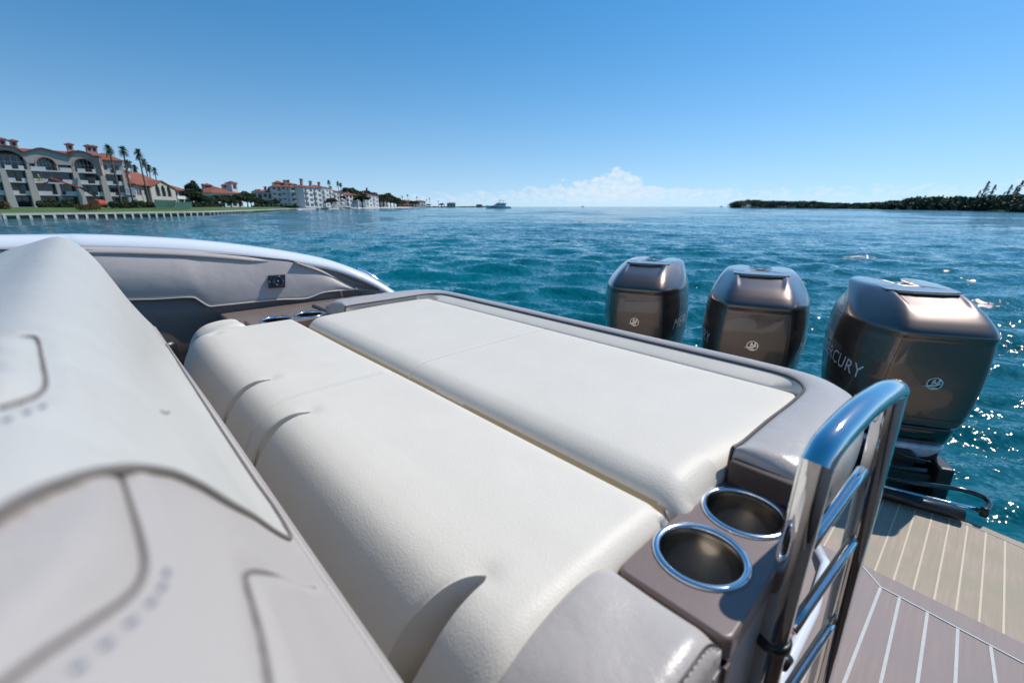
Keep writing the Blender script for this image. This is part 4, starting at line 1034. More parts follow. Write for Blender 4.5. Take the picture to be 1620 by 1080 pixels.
# distant low land right of the beach
def ridge(name, pts, depth, m, lab, seed=1):
    rng = random.Random(seed); V = []
    for u, F_, z in pts:
        p = gnd(u, F_); q = p+HD*depth
        V += [(p.x, p.y, -.3), (p.x, p.y, z*.35), ((p.x+q.x)/2, (p.y+q.y)/2, z), (q.x, q.y, z*.6), (q.x, q.y, -.3)]
    F = [(i*5+j, (i+1)*5+j, (i+1)*5+j+1, i*5+j+1) for i in range(len(pts)-1) for j in range(4)]
    o = mesh(name, V, F, m, None, True, True); return tag(o, lab, kind='structure')
rg = random.Random(5)
ridge('distant_shore', [(655+k*1.5, 1500, 2.2+rg.random()*2.2) for k in range(75)], 60, M['landfar'], 'thin strip of low land on the horizon left of the yacht')

# ---------------------------------------------------------------- plants
def leafmesh(name, clumps, per, size, mat_, parent=None, seed=1, flat=.6):
    """thousands of small leaf faces scattered through clumps: (centre, radii)"""
    rng = np.random.RandomState(seed); C = []
    for (c, r) in clumps:
        n = per if not isinstance(per, float) else int(per)
        d = rng.randn(n, 3); d /= np.linalg.norm(d, axis=1)[:, None]; rad = rng.rand(n)**.45
        C.append(np.array(c)+d*rad[:, None]*np.array(r))
    C = np.concatenate(C); n = len(C)
    a = rng.randn(n, 3); a /= np.linalg.norm(a, axis=1)[:, None]; t = rng.randn(n, 3); b_ = np.cross(a, t); b_ /= np.linalg.norm(b_, axis=1)[:, None]
    s = size*(.55+.9*rng.rand(n))[:, None]
    Q = np.stack([C-a*s, C-b_*s*flat*.6, C+a*s, C+b_*s*flat*.6], 1).reshape(-1, 3)
    me = bpy.data.meshes.new(name); me.vertices.add(len(Q)); me.vertices.foreach_set('co', Q.astype(np.float32).ravel())
    me.loops.add(len(Q)); me.loops.foreach_set('vertex_index', np.arange(len(Q), dtype=np.int32)); me.polygons.add(n); me.polygons.foreach_set('loop_start', np.arange(0, len(Q), 4, dtype=np.int32)); me.update(calc_edges=True)
    return newobj(name, me, mat_, parent)
def palm_proto(seed, H=14, R=1.65, nf=44):
    rng = random.Random(seed); root = thing('palm_tree', 'x', 'palm tree')
    lean = rng.uniform(-.5, .5); b = MB()
    tr = [(lean*(t**2), .15*sin(t*3), H*t) for t in np.linspace(0, 1, 10)]
    b.tube(tr, [.30-.12*t for t in np.linspace(0, 1, 10)], 9); b.build('trunk', M['trunk'], root, True)
    top = Vector(tr[-1]); b = MB()
    for k in range(nf):
        az_ = k*2.399+rng.uniform(-.2, .2); el_ = rng.uniform(-.75, 1.35); L = R*rng.uniform(.85, 1.15)
        pts = []
        for t in np.linspace(0, 1, 7):
            r = L*t*cos(el_)*(1-.12*t); z = L*t*sin(el_)-.40*L*t*t*(1.1 if el_ < .7 else .8); pts.append(top+Vector((cos(az_)*r, sin(az_)*r, z+.1)))
        for i in range(6):
            a, c = pts[i], pts[i+1]; d = (c-a).normalized(); sd = Vector((-sin(az_), cos(az_), 0)); w = .50*sin(pi*min(1, (i+.8)/7))+.08
            for s in (-1, 1):
                for q in (0, .5):
                    p0 = a.lerp(c, q); p1 = a.lerp(c, q+.42); tip = p0+sd*s*w+d*.25-Vector((0, 0, .22*w+.05)); b.add([p0, p1, tip], [(0, 1, 2)])
    b.build('crown', M['palm'], root)
    b = MB(); b.lathe([(0, .15), (.22, .1), (.26, -.2), (.20, -.6), (.13, -.8)], 10, tuple(top)); b.build('skirt', M['trunk'], root, True)
    return root
def tree_proto(seed, H=8, R=3.2, m_=None, size=.28, per=260):
    rng = random.Random(seed); root = thing('broadleaf_tree', 'x', 'tree'); b = MB()
    b.tube([(0, 0, -.3), (.1, 0, H*.25), (.05, .1, H*.5)], [.24, .18, .12], 8); cl = []
    for k in range(13):
        a = k*2.4; r = R*sqrt((k+.5)/13)*.72; z = H*(.42+.45*(1-(r/R)**2)*rng.uniform(.55, 1.05)); c = (cos(a)*r, sin(a)*r, z); q = R*rng.uniform(.27, .42)
        cl.append((c, (q, q, q*.75))); b.tube([(.05, .05, H*.35), (c[0]*.6, c[1]*.6, c[2]*.85), c], [.10, .06, .03], 5)
    b.build('trunk', M['bark'], root, True); leafmesh('crown', cl, per, size, m_ or M['leaf'], root, seed); return root
used = set()
def place(proto, pos, sc=1.0, rz=0, label=None, group=None, name=None):
    if proto.name not in used: o = proto; used.add(proto.name)
    else: o = copy_tree(proto)
    o.location = pos; o.scale = (sc, sc, sc) if not isinstance(sc, tuple) else sc; o.rotation_euler = (0, 0, rz)
    if label: o['label'] = label
    if group: o['group'] = group
    return o

# ---------------------------------------------------------------- buildings
class House:
    """local frame: x along the front (left to right), y away from us, z up"""
    def __init__(s, name, label, A, B, z0, cat='building', group=None):
        s.A = Vector((A.x, A.y, z0)); d = Vector((B.x-A.x, B.y-A.y, 0)); s.L = d.length; s.rz = atan2(d.y, d.x)
        s.root = thing(name, label, cat, tuple(s.A), s.rz, group); s.z0 = z0
    def part(s, name, b, m, par=None, smooth=False): return b.build(name, m, par or s.root, smooth)
def hip(b, x0, x1, y0, y1, z, h, ov=.5, ins=None):
    x0 -= ov; x1 += ov; y0 -= ov; y1 += ov; w = min(x1-x0, y1-y0)/2; i = w if ins is None else ins
    if (x1-x0) >= (y1-y0): R0, R1 = (x0+i, (y0+y1)/2), (x1-i, (y0+y1)/2)
    else: R0, R1 = ((x0+x1)/2, y0+i), ((x0+x1)/2, y1-i)
    V = [(x0, y0, z), (x1, y0, z), (x1, y1, z), (x0, y1, z), (R0[0], R0[1], z+h), (R1[0], R1[1], z+h)]
    V += [(a, c, z-.22) for a, c, _ in V[:4]]
    if (x1-x0) >= (y1-y0): F = [(0, 1, 5, 4), (1, 2, 5), (2, 3, 4, 5), (3, 0, 4)]
    else: F = [(0, 1, 4), (1, 2, 5, 4), (2, 3, 5), (3, 0, 4, 5)]
    b.add(V, F+[(0, 6, 7, 1), (1, 7, 8, 2), (2, 8, 9, 3), (3, 9, 6, 0), (9, 8, 7, 6)])
def chimney(H, x, y, z, h, w=.9, par=None):
    b = MB(); b.box(x-w/2, x+w/2, y-w/2, y+w/2, z, z+h); c = H.part('chimney', b, M['pink'], par)
    b = MB(); hip(b, x-w/2, x+w/2, y-w/2, y+w/2, z+h+.22, .4, .28); H.part('chimney_cap', b, M['tiledark'], c if par is None else par)
    b = MB(); b.box(x-w*.22, x+w*.22, y-w/2-.02, y-w/2+.02, z+h*.55, z+h*.9); H.part('chimney_opening', b, M['shade'], c if par is None else par)
def win(H, x0, x1, z0, z1, y=0, arch=False, nm='window'):
    b = MB(); dd = .06
    b.box(x0, x1, y-.03, y+.10, z0, z1)
    if arch:
        r = (x1-x0)/2; cx_ = (x0+x1)/2; b.poly([(cx_+r*cos(a), z1+r*sin(a)) for a in np.linspace(0, pi, 12)], (), y-.03, y+.10)
    g_ = H.part(nm, b, M['glass'])
    b = MB(); fr = .07; mu = (x0+x1)/2
    b.poly([(x0-fr, z0-fr), (x1+fr, z0-fr), (x1+fr, z1+fr), (x0-fr, z1+fr)], [[(x0, z0), (mu-.03, z0), (mu-.03, z1), (x0, z1)], [(mu+.03, z0), (x1, z0), (x1, z1), (mu+.03, z1)]], y-.07, y-.032)
    H.part('frame', b, M['stucco2'], g_)

# main apartment house
F0 = 108.0
def sx(u, v=271): r = rat(u, v); return F0*(-1.0927-r)/(.8*r-.6)
A = gnd(0, F0); dirv = (HD*.8+RT*.6)
def Pm(s_): return A+dirv*s_
def zz(zx, zy):        # zoom-1 pixel on the facade -> (s, z)
    u = zx/4.909; v = 190+zy/4.909; s_ = sx(u, v); return s_, hz(v, F0+.8*s_)
S0 = -13.0
S1 = sx(962/4.909)
HA = House('apartment_house', 'large cream apartment house with arched gables and red tiled roof on the left shore', Pm(S0), Pm(S1), 1.9)
o0 = -S0
lev = [0, 2.95, 5.75, 8.5]      # slab tops over ground
cols = [sx(c/4.909)+o0 for c in (20, 218, 580, 785, 962)]
cols = [cols[0]-8.2]+cols
top = 12.2
b = MB(); b.box(0, cols[-1], 1.9, 14, 0, 12.0); H0 = b
H0 = HA.part('wall', b, M['stucco'])
# floor slabs, balcony walls and railings
for li_, z in enumerate(lev[1:]):
    b = MB(); b.box(0, cols[-1]+.1, -.25, 1.9, z-.28, z); HA.part('balcony_slab', b, M['stucco2'])
for li_, z in enumerate(lev):
    for i in range(len(cols)-1):
        a, c = cols[i]+.55, cols[i+1]-.55
        if i == 4: c -= .1
        # dark glazing at the back of each loggia
        if li_ < 3:
            b = MB(); b.box(a, c, 1.80, 1.93, z+.05, z+2.45); g_ = HA.part('window', b, M['glass'])
            b = MB(); nM = max(2, int((c-a)/1.5))
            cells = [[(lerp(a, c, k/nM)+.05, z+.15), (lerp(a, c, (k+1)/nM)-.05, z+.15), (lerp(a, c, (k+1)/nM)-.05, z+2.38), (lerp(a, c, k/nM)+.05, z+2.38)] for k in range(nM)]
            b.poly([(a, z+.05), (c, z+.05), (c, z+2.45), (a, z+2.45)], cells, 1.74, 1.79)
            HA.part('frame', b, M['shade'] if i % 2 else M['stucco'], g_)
        if li_ > 0:
            b = MB(); b.box(a, a+(c-a)*.36, -.22, -.08, z, z+.75); HA.part('parapet', b, M['stucco2']); b = MB(); b.box(c-(c-a)*.30, c, -.22, -.08, z, z+.75); HA.part('parapet', b, M['stucco2'])
            b = MB()
            for k in range(14): xx = lerp(a+(c-a)*.36, c-(c-a)*.30, (k+.5)/14); b.box(xx-.03, xx+.03, -.17, -.12, z, z+.78)
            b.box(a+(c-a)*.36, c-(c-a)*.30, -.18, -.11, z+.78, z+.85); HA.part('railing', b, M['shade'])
for i, x_ in enumerate(cols[:-1]+[cols[-1]-.35]):
    b = MB(); w = .62 if i < 5 else .35
    V = [(x_-w*1.25, -.9, 0), (x_+w*1.25, -.9, 0), (x_+w*1.25, 1.9, 0), (x_-w*1.25, 1.9, 0), (x_-w*.75, -.30, 8.5), (x_+w*.75, -.30, 8.5), (x_+w*.75, 1.9, 8.5), (x_-w*.75, 1.9, 8.5)]
    b.add(V, [(3, 2, 1, 0), (4, 5, 6, 7), (0, 1, 5, 4), (1, 2, 6, 5), (2, 3, 7, 6), (3, 0, 4, 7)]); HA.part('pilaster', b, M['stucco'])
for x_ in (sx(415/4.909)+o0, cols[1]-4.4):
    b = MB(); b.box(x_-.35, x_+.35, -.24, .3, 0, 5.7); HA.part('pilaster', b, M['stucco'])
# arched gable fronts on the top floor
for i, (gx, ax0, ax1) in enumerate(((None, None, None), (20, -10, 150), (330, 283, 428), (615, 570, 720))):
    a = cols[i] if i else cols[0]; c = cols[i+1]
    a += .0; cx_ = (a+c)/2 if gx is None else sx(gx/4.909, 245)+o0
    if i: r0, r1 = sx(ax0/4.909, 258)+o0, sx(ax1/4.909, 258)+o0
    else: r0, r1 = cx_-2.6, cx_+2.6
    if i == 1: cx_ = (a+c)/2-.6; r0, r1 = cx_-2.7, cx_+2.7
    acx, ar = (r0+r1)/2, (r1-r0)/2
    base_z = 8.5; spring = 9.95 if i != 2 else 9.9; ez = 12.0; pz = 13.25
    hole = [(acx+ar*cos(t), spring+ar*.92*sin(t)) for t in np.linspace(0, pi, 18)]+[(acx-ar, base_z+.02), (acx+ar, base_z+.02)]
    outl = [(a, base_z), (c, base_z), (c, ez), (cx_+ar*.55, pz-.15), (cx_, pz), (cx_-ar*.55, pz-.15), (a, ez)]
    holes = [hole]
    for s_ in (-1, 1):                                  # square openings either side
        e0_ = acx+s_*(ar+.35); e1_ = (c-.45) if s_ > 0 else (a+.45)
        if abs(e1_-e0_) > .8 and (e1_-e0_)*s_ > 0:
            lo, hi_ = min(e0_, e1_), max(e0_, e1_); holes.append([(lo, base_z+.02), (hi_, base_z+.02), (hi_, spring), (lo, spring)])
    b = MB(); b.poly(outl, holes, -.20, .25); HA.part('gable_wall', b, M['stucco'])
    b = MB(); b.box(a+.1, c-.1, 1.70, 1.85, base_z+.05, 11.6); HA.part('loggia_glazing', b, M['glass'])
    b = MB()
    gx_ = [acx+ar*t for t in (-1, -.6, -.2, .2, .6, 1)]
    b.poly([(acx-ar-.08, base_z+.08), (acx+ar+.08, base_z+.08), (acx+ar+.08, 11.45), (acx-ar-.08, 11.45)], [[(p+.06, z_), (q-.06, z_), (q-.06, z2_), (p+.06, z2_)] for p, q in zip(gx_, gx_[1:]) for z_, z2_ in ((base_z+.18, 10.1), (10.22, 11.36))], 1.62, 1.69); HA.part('frame', b, M['stucco2'])
    b = MB(); w = .09
    ring = [(acx+(ar+.32)*cos(t), spring+(ar*.92+.32)*sin(t)) for t in np.linspace(0, pi, 18)]; rin = [(acx+(ar+.02)*cos(t), spring+(ar*.92+.02)*sin(t)) for t in np.linspace(pi, 0, 18)]
    b.poly(ring+rin, (), -.27, -.205); HA.part('arch_trim', b, M['pink'])
    # little cross roof
    e = .55
    prof_ = [(a-.2, ez+.0), (cx_-ar*.55, pz-.10), (cx_, pz+.08), (cx_+ar*.55, pz-.10), (c+.2, ez+.0)]
    V = [(x, -.55, z+.02) for x, z in prof_]+[(x, 9, z+.02) for x, z in prof_]+[(x, -.55, z+.24) for x, z in prof_]+[(x, 9, z+.24) for x, z in prof_]
    n5 = 5; F = []
    for k in range(4): F += [(k, k+1, 5+k+1, 5+k), (10+k, 15+k, 15+k+1, 10+k+1), (k, 10+k, 10+k+1, k+1)]
    b = MB(); b.add(V, F); o = HA.part('gable_roof', b, M['tile'])
    b = MB()
    for k in range(4):
        (xa, za), (xb, zb_) = prof_[k], prof_[k+1]; b.add([(xa, -.62, za-.02), (xb, -.62, zb_-.02), (xb, -.62, zb_+.25), (xa, -.62, za+.25), (xa, -.56, za-.02), (xb, -.56, zb_-.02), (xb, -.56, zb_+.25), (xa, -.56, za+.25)], [(0, 1, 2, 3), (7, 6, 5, 4), (3, 2, 6, 7), (0, 4, 5, 1)])
    HA.part('fascia', b, M['tiledark'])
# plain right bay
a, c = cols[4], cols[5]
b = MB(); b.poly([(a, 8.5), (c, 8.5), (c, 11.7), (a, 11.7)], [[(a+.6, 8.9), (a+1.3, 8.9), (a+1.3, 10.4), (a+.6, 10.4)], [(a+2.2, 8.55), (c-.7, 8.55), (c-.7, 10.5), (a+2.2, 10.5)]], -.15, .2); HA.part('front_wall', b, M['stucco'])
win(HA, a+.6, a+1.3, 8.95, 10.35, .35); win(HA, a+2.3, c-.8, 8.6, 10.4, .6)
b = MB(); hip(b, a-1, c, -.2, 12, 11.72, 1.9, .5); HA.part('roof', b, M['tile'])
b = MB(); hip(b, 0, c-2, 1.5, 15, 12.1, 1.7, .3); HA.part('roof', b, M['tile'])
for zx, y_, zt in ((8, 3, 145), (98, 4, 155), (545, 4, 183), (697, 4, 195), (742, 5.5, 197)):
    s_, z = zz(zx, zt); chimney(HA, s_+o0+.12*y_, y_, 12.6, max(1.2, z-1.9-12.6), 1.15)
# second, lower house
HB = House('tiled_house', 'lower cream house with orange hip roof and triple arched window beside tall palms', Pm(S1+1.2), gnd(303, 176), 1.9)
LB = HB.L; fu = lambda u: LB*(u-193)/(303-193)*1.0
def fx(zx):                    # zoom-1 x -> local x on this front
    u = zx/4.909; r = rat(u, 303); Aq = Pm(S1+1.2); d = (gnd(303, 176)-Aq).normalized()
    fa, la = Aq.dot(HD), Aq.dot(RT); fd, ld = d.dot(HD), d.dot(RT); return (r*fa-la)/(ld-r*fd)
b = MB(); b.box(.2, LB, 0, 12, 0, 5.9); HB.part('wall', b, M['stucco'])
b = MB(); hip(b, 0, LB*.62, -.3, 12, 6.0, 4.2, .7); HB.part('roof', b, M['tile'])
b = MB(); hip(b, LB*.45, LB, -.2, 11, 5.6, 2.4, .7); HB.part('roof', b, M['tile'])
g0, gc, g1 = fx(1125), fx(1218), fx(1322)
aw = []; 
for cx_ in (1182, 1228, 1272):
    cx_ = fx(cx_); r = (g1-g0)*.085; aw.append([(cx_+r*cos(t), 4.6+r*sin(t)) for t in np.linspace(0, pi, 9)]+[(cx_-r, 3.1), (cx_+r, 3.1)])
b = MB(); b.poly([(g0, 0), (g1, 0), (g1, 5.7), (gc, 7.5), (g0, 5.7)], aw+[[(g0+.8, .3), (g1-.8, .3), (g1-.8, 2.1), (g0+.8, 2.1)]], -1.4, -1.0); HB.part('gable_wall', b, M['stucco'])
b = MB(); b.box(g0+.2, g1-.2, -.9, -.5, .2, 5.4); HB.part('loggia_glazing', b, M['glass'])
b = MB(); P5 = [(g0-.5, 5.5), (gc, 7.55), (g1+.5, 5.5)]
V = [(x, -1.8, z) for x, z in P5]+[(x, 5, z) for x, z in P5]+[(x, -1.8, z+.25) for x, z in P5]+[(x, 5, z+.25) for x, z in P5]
b.add(V, [(0, 1, 4, 3), (1, 2, 5, 4), (6, 9, 10, 7), (7, 10, 11, 8), (0, 6, 7, 1), (1, 7, 8, 2)]); HB.part('gable_roof', b, M['tile'])
for zx0, zx1, z0, z1 in ((975, 1010, 3.2, 4.9), (1020, 1050, 3.2, 4.9), (1062, 1095, 3.2, 4.9), (1330, 1372, 3.0, 5.0), (1382, 1420, 3.0, 5.0), (1432, 1476, 3.0, 5.0), (985, 1050, .4, 2.3), (1335, 1380, .3, 2.3), (1390, 1425, .3, 2.3), (1440, 1480, .3, 2.3)):
    win(HB, fx(zx0), fx(zx1), z0, z1, -.02)
b = MB(); b.box(fx(1325), LB+.2, -1.6, -.1, 2.6, 2.85); b.box(fx(1325), LB+.2, -1.6, -1.45, 2.85, 3.6); HB.part('balcony', b, M['stucco2'])
for zx in (1328, 1378, 1428, 1484):
    b = MB(); b.lathe([(.22, 0), (.2, .2), (.17, 2.5), (.25, 2.6)], 8, (fx(zx), -1.45, 0)); HB.part('column', b, M['stucco2'])
for zx, h, y_ in ((962, 4.4, 4), (1076, 1.6, 2), (1122, 3.6, 7)): chimney(HB, fx(zx)+.05*y_, y_, 7.6, h, 1.3)

# further houses: (name, label, u0, u1, F0, F1, eave v, storeys, bays, material, roof height, chimneys)
def far_house(label, u0, u1, Fa, Fb, v_e, nst, nb_, m_, rh=2.5, chs=(), depth=14, balc=True, arch_top=False, z0=1.6, towers=()):
    H = House('apartment_house', label, gnd(u0, Fa, 0, 313), gnd(u1, Fb, 0, 313), z0); L = H.L; ht = hz(v_e, Fa)-z0; sh = ht/nst
    b = MB(); b.box(0, L, 0, depth, 0, ht); HW = H.part('wall', b, m_)
    b = MB(); hip(b, 0, L, 0, depth, ht+.22, rh, .7); RO = H.part('roof', b, M['tile'])
    for s_ in range(nst):
        for k in range(nb_):
            x0 = L*(k+.16)/nb_; x1 = L*(k+.84)/nb_; z1 = sh*(s_+.80); za = sh*(s_+.22)
            ar_ = (arch_top and s_ == nst-1); b = MB(); b.box(x0, x1, -.06, .1, za, z1)
            if ar_: b.poly([((x0+x1)/2+(x1-x0)/2*cos(t), z1+(x1-x0)/2*.5*sin(t)) for t in np.linspace(0, pi, 9)], (), -.06, .1)
            H.part('window', b, M['glass'])
            if balc and (k+s_*0) % 2 == 0 and s_ > 0: b = MB(); b.box(x0-.3, x1+.3, -1.3, -.08, za-.35, za-.1); b.box(x0-.3, x1+.3, -1.3, -1.15, za-.1, za+.7); H.part('balcony', b, M['stucco2'])
    for fx_, ch in chs: chimney(H, L*fx_, depth*.35, ht+.5, ch+rh*.5, 1.5)
    for fx_, w, th in towers:
        b = MB(); b.box(L*fx_-w/2, L*fx_+w/2, depth*.3, depth*.3+w, ht, ht+rh*.6+th); H.part('tower', b, m_)
        b = MB(); hip(b, L*fx_-w/2, L*fx_+w/2, depth*.3, depth*.3+w, ht+rh*.6+th+.2, w*.28, .5); H.part('tower_roof', b, M['tile'])
        b = MB(); b.box(L*fx_-w*.28, L*fx_+w*.28, depth*.3-.05, depth*.3+.02, ht+rh*.6+th*.35, ht+rh*.6+th*.85); H.part('tower_opening', b, M['shade'])
    return H
z2 = lambda x: 280+x/3.857
far_house('wide pink and white villa with a red roof and small lookout towers among trees', z2(150), z2(330), 300, 310, 302, 2, 6, M['stucco'], 3.2, ((.15, 2.0),), 18, towers=((.30, 5, 1.6), (.92, 4, 2.0)))
far_house('low villa wing with a red roof standing behind garden trees', z2(215), z2(400), 270, 290, 305.5, 2, 5, M['stucco2'], 2.2, (), 14, towers=((.98, 4.2, 5.0),))
far_house('low left wing of the white waterfront apartment block', z2(462), z2(586), 318, 322, 304, 2, 4, M['stucco2'], 1.5, ((.62, 2.2),), 16)
far_house('tall white waterfront apartment block with a round gable window and red roof', z2(586), z2(700), 312, 318, 295.5, 4, 4, M['stucco2'], 2.2, ((.98, 2.8),), 16, arch_top=True, towers=((.42, 6, 1.2),))
far_house('middle section of the white waterfront apartment block with stacked balconies', z2(700), z2(776), 316, 326, 296.5, 4, 3, M['stucco2'], 1.8, ((.12, 3.0), (.9, .9)), 16, towers=((.45, 6, 1.2),))
far_house('right hand section of the white apartment block below square chimney towers', z2(779), z2(884), 318, 340, 296, 4, 4, M['stucco2'], 1.6, ((.35, 4.0), (.86, 3.2)), 16)
far_house('narrow white apartment wing at the right end of the big block', z2(888), z2(948), 345, 368, 296.5, 4, 3, M['stucco2'], 1.8, ((.55, 2.5),), 16, arch_top=True)
far_house('cream apartment wing half hidden by trees right of the big block', z2(955), z2(1025), 400, 440, 303, 4, 4, M['stucco'], 2, ((.4, 3),), 16)
far_house('small white house with a red roof between dark trees on the shore', z2(1030), z2(1108), 450, 480, 308, 3, 4, M['stucco2'], 2.5, ((.6, 1.5),), 16)
far_house('pale apartment house with stepped balconies at the tree line', z2(1150), z2(1228), 560, 620, 308.5, 3, 4, M['stucco2'], 2.2, ((.2, 3),), 16)
far_house('tiny white house low among the farthest trees', z2(1255), z2(1290), 760, 780, 318, 2, 2, M['stucco2'], 2.2, (), 12)
far_house('pink beach club house with a red roof near the end of the shore', z2(1358), z2(1445), 860, 880, 319, 2, 5, M['pink'], 3.2, (), 14)
far_house('white pavilion on the water at the end of the shore', z2(1470), z2(1515), 900, 920, 318.5, 2, 4, M['stucco2'], 1.8, (), 12)
far_house('small white boathouse on the horizon strip left of the yacht', 640+200/3, 640+240/3, 1480, 1480, 321.5, 1, 3, M['stucco2'], 2.2, (), 14)
far_house('low grey dock house on the horizon just left of the yacht', 640+338/3, 640+368/3, 1480, 1480, 324, 1, 3, M['concrete'], 1.5, (), 14)

# ---------------------------------------------------------------- hedges and shrubs
def bush(name, label, u0, u1, Fa, Fb, z0, h, dpt, m_, size, per, seed, cat='hedge', n=None):
    A, B = gnd(u0, Fa), gnd(u1, Fb); L = (B-A).length; n = n or max(3, int(L/(h*.7))); rng = random.Random(seed); cl = []
    for k in range(n):
        p = A.lerp(B, (k+.5)/n); s_ = rng.uniform(.8, 1.15)
        cl.append(((p.x-A.x, p.y-A.y, h*.45*s_), (max(L/n*.75, .4), dpt, h*.5*s_)))
    o = leafmesh(name, cl, per, size, m_, None, seed, .9); o.location = (A.x, A.y, z0)
    return tag(o, label, cat)
bush('hedge', 'clipped dark green hedge below the middle of the big apartment house', 62, 120, 104, 118, 1.75, 1.9, .8, M['hedge'], .16, 500, 3)
bush('hedge', 'clipped dark green hedge between the lift and the green fence', 174, 250, 108, 124, 1.75, 1.7, .8, M['hedge'], .16, 460, 4)
bush('flowering_shrub', 'low reddish shrub bed on the lawn in front of the lift', 122, 156, 92, 96, 1.35, 1.2, .9, M['flower'], .12, 420, 5, 'shrub')
bush('flowering_shrub', 'low reddish shrub bed at the left edge of the lawn', -10, 12, 88, 89, 1.3, 1.9, .9, M['flower'], .12, 500, 6, 'shrub')
bush('hedge', 'long green hedge on the lawn right of the green fence', 304, 350, 165, 200, 1.7, 2.0, 1.2, M['hedge'], .2, 400, 7)
bush('hedge', 'low green planting along the sea wall below the white apartment block', 400, 470, 262, 290, 1.0, 2.0, 1.6, M['hedge'], .28, 300, 8)
# green screen fences
for (u0, u1, Fa, Fb, h, lab) in ((246, 277, 112, 120, 1.9, 'dark green mesh screen fence right of the long hedge'), (279, 304, 116, 128, 1.55, 'lighter green mesh screen fence behind the right end of the lawn')):
    A, B = gnd(u0, Fa), gnd(u1, Fb); fe = thing('screen_fence', lab, 'fence', (A.x, A.y, 1.6), atan2(B.y-A.y, B.x-A.x)); L = (B-A).length
    b = MB(); b.box(0, L, -.02, .02, .1, h); b.build('screen', M['fence'], fe)
    for k in range(5): b = MB(); b.tube([(L*k/4, .06, -.2), (L*k/4, .06, h+.1)], .04, 8); b.build('post', M['concrete'], fe, True)

# ---------------------------------------------------------------- palms and trees
pp = [palm_proto(s) for s in (1, 2, 3)]
pl = [  # u at the base, crown v, distance, label
    (173, 236, 116, 'tall palm before the right bay of the big apartment house'),
    (193, 238, 120, 'slender tall palm right at the corner of the big apartment house'),
    (221, 243, 134, 'tall palm rising before the orange roof of the lower house'),
    (200, 258, 150, 'short palm showing above the roof beside the corner of the big house'),
    (208, 260, 152, 'palm crown just left of the tall palm behind the orange roof'),
    (215, 266, 150, 'low palm crown just above the orange roof'),
    (231, 257, 170, 'palm behind the roof at the second chimney of the lower house'),
    (236, 265, 175, 'palm directly right of the second chimney of the lower house'),
    (245, 270, 172, 'lone small palm rising over the right slope of the orange roof'),
    (190, 262, 148, 'small palm crown partly hidden by the corner of the big house'),
    (z2(940)-4, 288, 420, 'palm standing over the roofs at the right end of the white block'),
    (z2(985), 290, 430, 'palm just right of the end chimney of the white block'),
    (z2(1000), 292, 440, 'second palm right of the end chimney of the white block'),
    (z2(1410), 309, 880, 'palm above the pink beach club house'),
    (z2(1375), 311, 880, 'palm at the left gable of the pink beach club house'),
    (z2(1465), 312, 890, 'palm between the beach club and the white pavilion'),
    (z2(1523), 316, 900, 'palm standing alone right of the white pavilion'),
    (z2(1541), 314, 900, 'tallest palm right of the white pavilion'),
    (z2(1595), 318, 980, 'last small palm before the distant strip of land'),
    (z2(1160), 299, 600, 'palm over the stepped balcony house')]
for k, (u, v, F_, lab) in enumerate(pl):
    zt = hz(v, F_); sc_ = 1.0; z0 = 1.6 if F_ < 860 else .6
    H_ = zt-z0; p = gnd(u, F_, z0, v+6); crown = {True: .95, False: 1.5}[F_ < 250]
    s_ = H_/14.0; q = max(s_, .8*crown)
    o = place(pp[k % 3], p, (q*.8, q*.8, s_), k*1.3, lab, 'palms on the far shore')
tp_ = [tree_proto(s) for s in (11, 12)]
tr_ = [(302, 285, 175, 3.2), (300, 296, 170, 4.0), (312, 306, 175, 4.5), (325, 308, 190, 4.8), (340, 309, 210, 5.2), (352, 306, 230, 5.5), (364, 312, 225, 4.5), (376, 304, 250, 5.5), (388, 302, 262, 5.5), (395, 309, 255, 4.5), (408, 312, 285, 4.5), (420, 316, 290, 4.0), (433, 315, 295, 4.0),
       (z2(490), 297, 340, 5.0), (z2(590), 290, 350, 6.0), (z2(940), 312, 350, 5), (z2(985), 303, 430, 7), (z2(1035), 294, 480, 10), (z2(1065), 297, 500, 10), (z2(1090), 300, 500, 9), (z2(1125), 306, 470, 10), (z2(1140), 299, 600, 10), (z2(1170), 301, 640, 12), (z2(1200), 304, 640, 11), (z2(1235), 309, 640, 12), (z2(1255), 306, 700, 14), (z2(1275), 305, 720, 14), (z2(1300), 308, 740, 14), (z2(1320), 311, 760, 14), (z2(1340), 314, 800, 14), (z2(1375), 316, 850, 10), (z2(1435), 317, 850, 9), (z2(1455), 318, 870, 8), (z2(1350), 318, 840, 10), (640+175/3, 321, 1450, 12), (640+113/3, 322, 1450, 10)]
wh = ['right of the lower house roof', 'against the end of the lower house', 'left of the pink villa', 'in the garden before the pink villa', 'at the left corner of the villa wing', 'before the villa wing', 'low in front of the villa wing', 'at the middle of the villa garden', 'by the villa lookout tower', 'below the villa lookout tower', 'at the foot of the low left wing', 'on the sea wall by the low left wing', 'at the corner of the white block', 'behind the low left wing', 'behind the round gable of the white block', 'at the foot of the narrow wing', 'over the cream wing', 'highest on the shore right of the white block', 'behind the small white house roof', 'right behind the small white house', 'big and dark beside the small white house', 'left of the stepped balcony house', 'behind the stepped balcony house', 'over the right end of the stepped balcony house', 'right of the stepped balcony house', 'left of the tiny white house', 'behind the tiny white house', 'right of the tiny white house', 'on the falling end of the wood', 'last of the high wood on the shore', 'left end of the beach club', 'right end of the beach club', 'between beach club and pavilion', 'at the foot of the beach club', 'on the horizon strip beside the boathouse', 'on the horizon strip left of the boathouse']
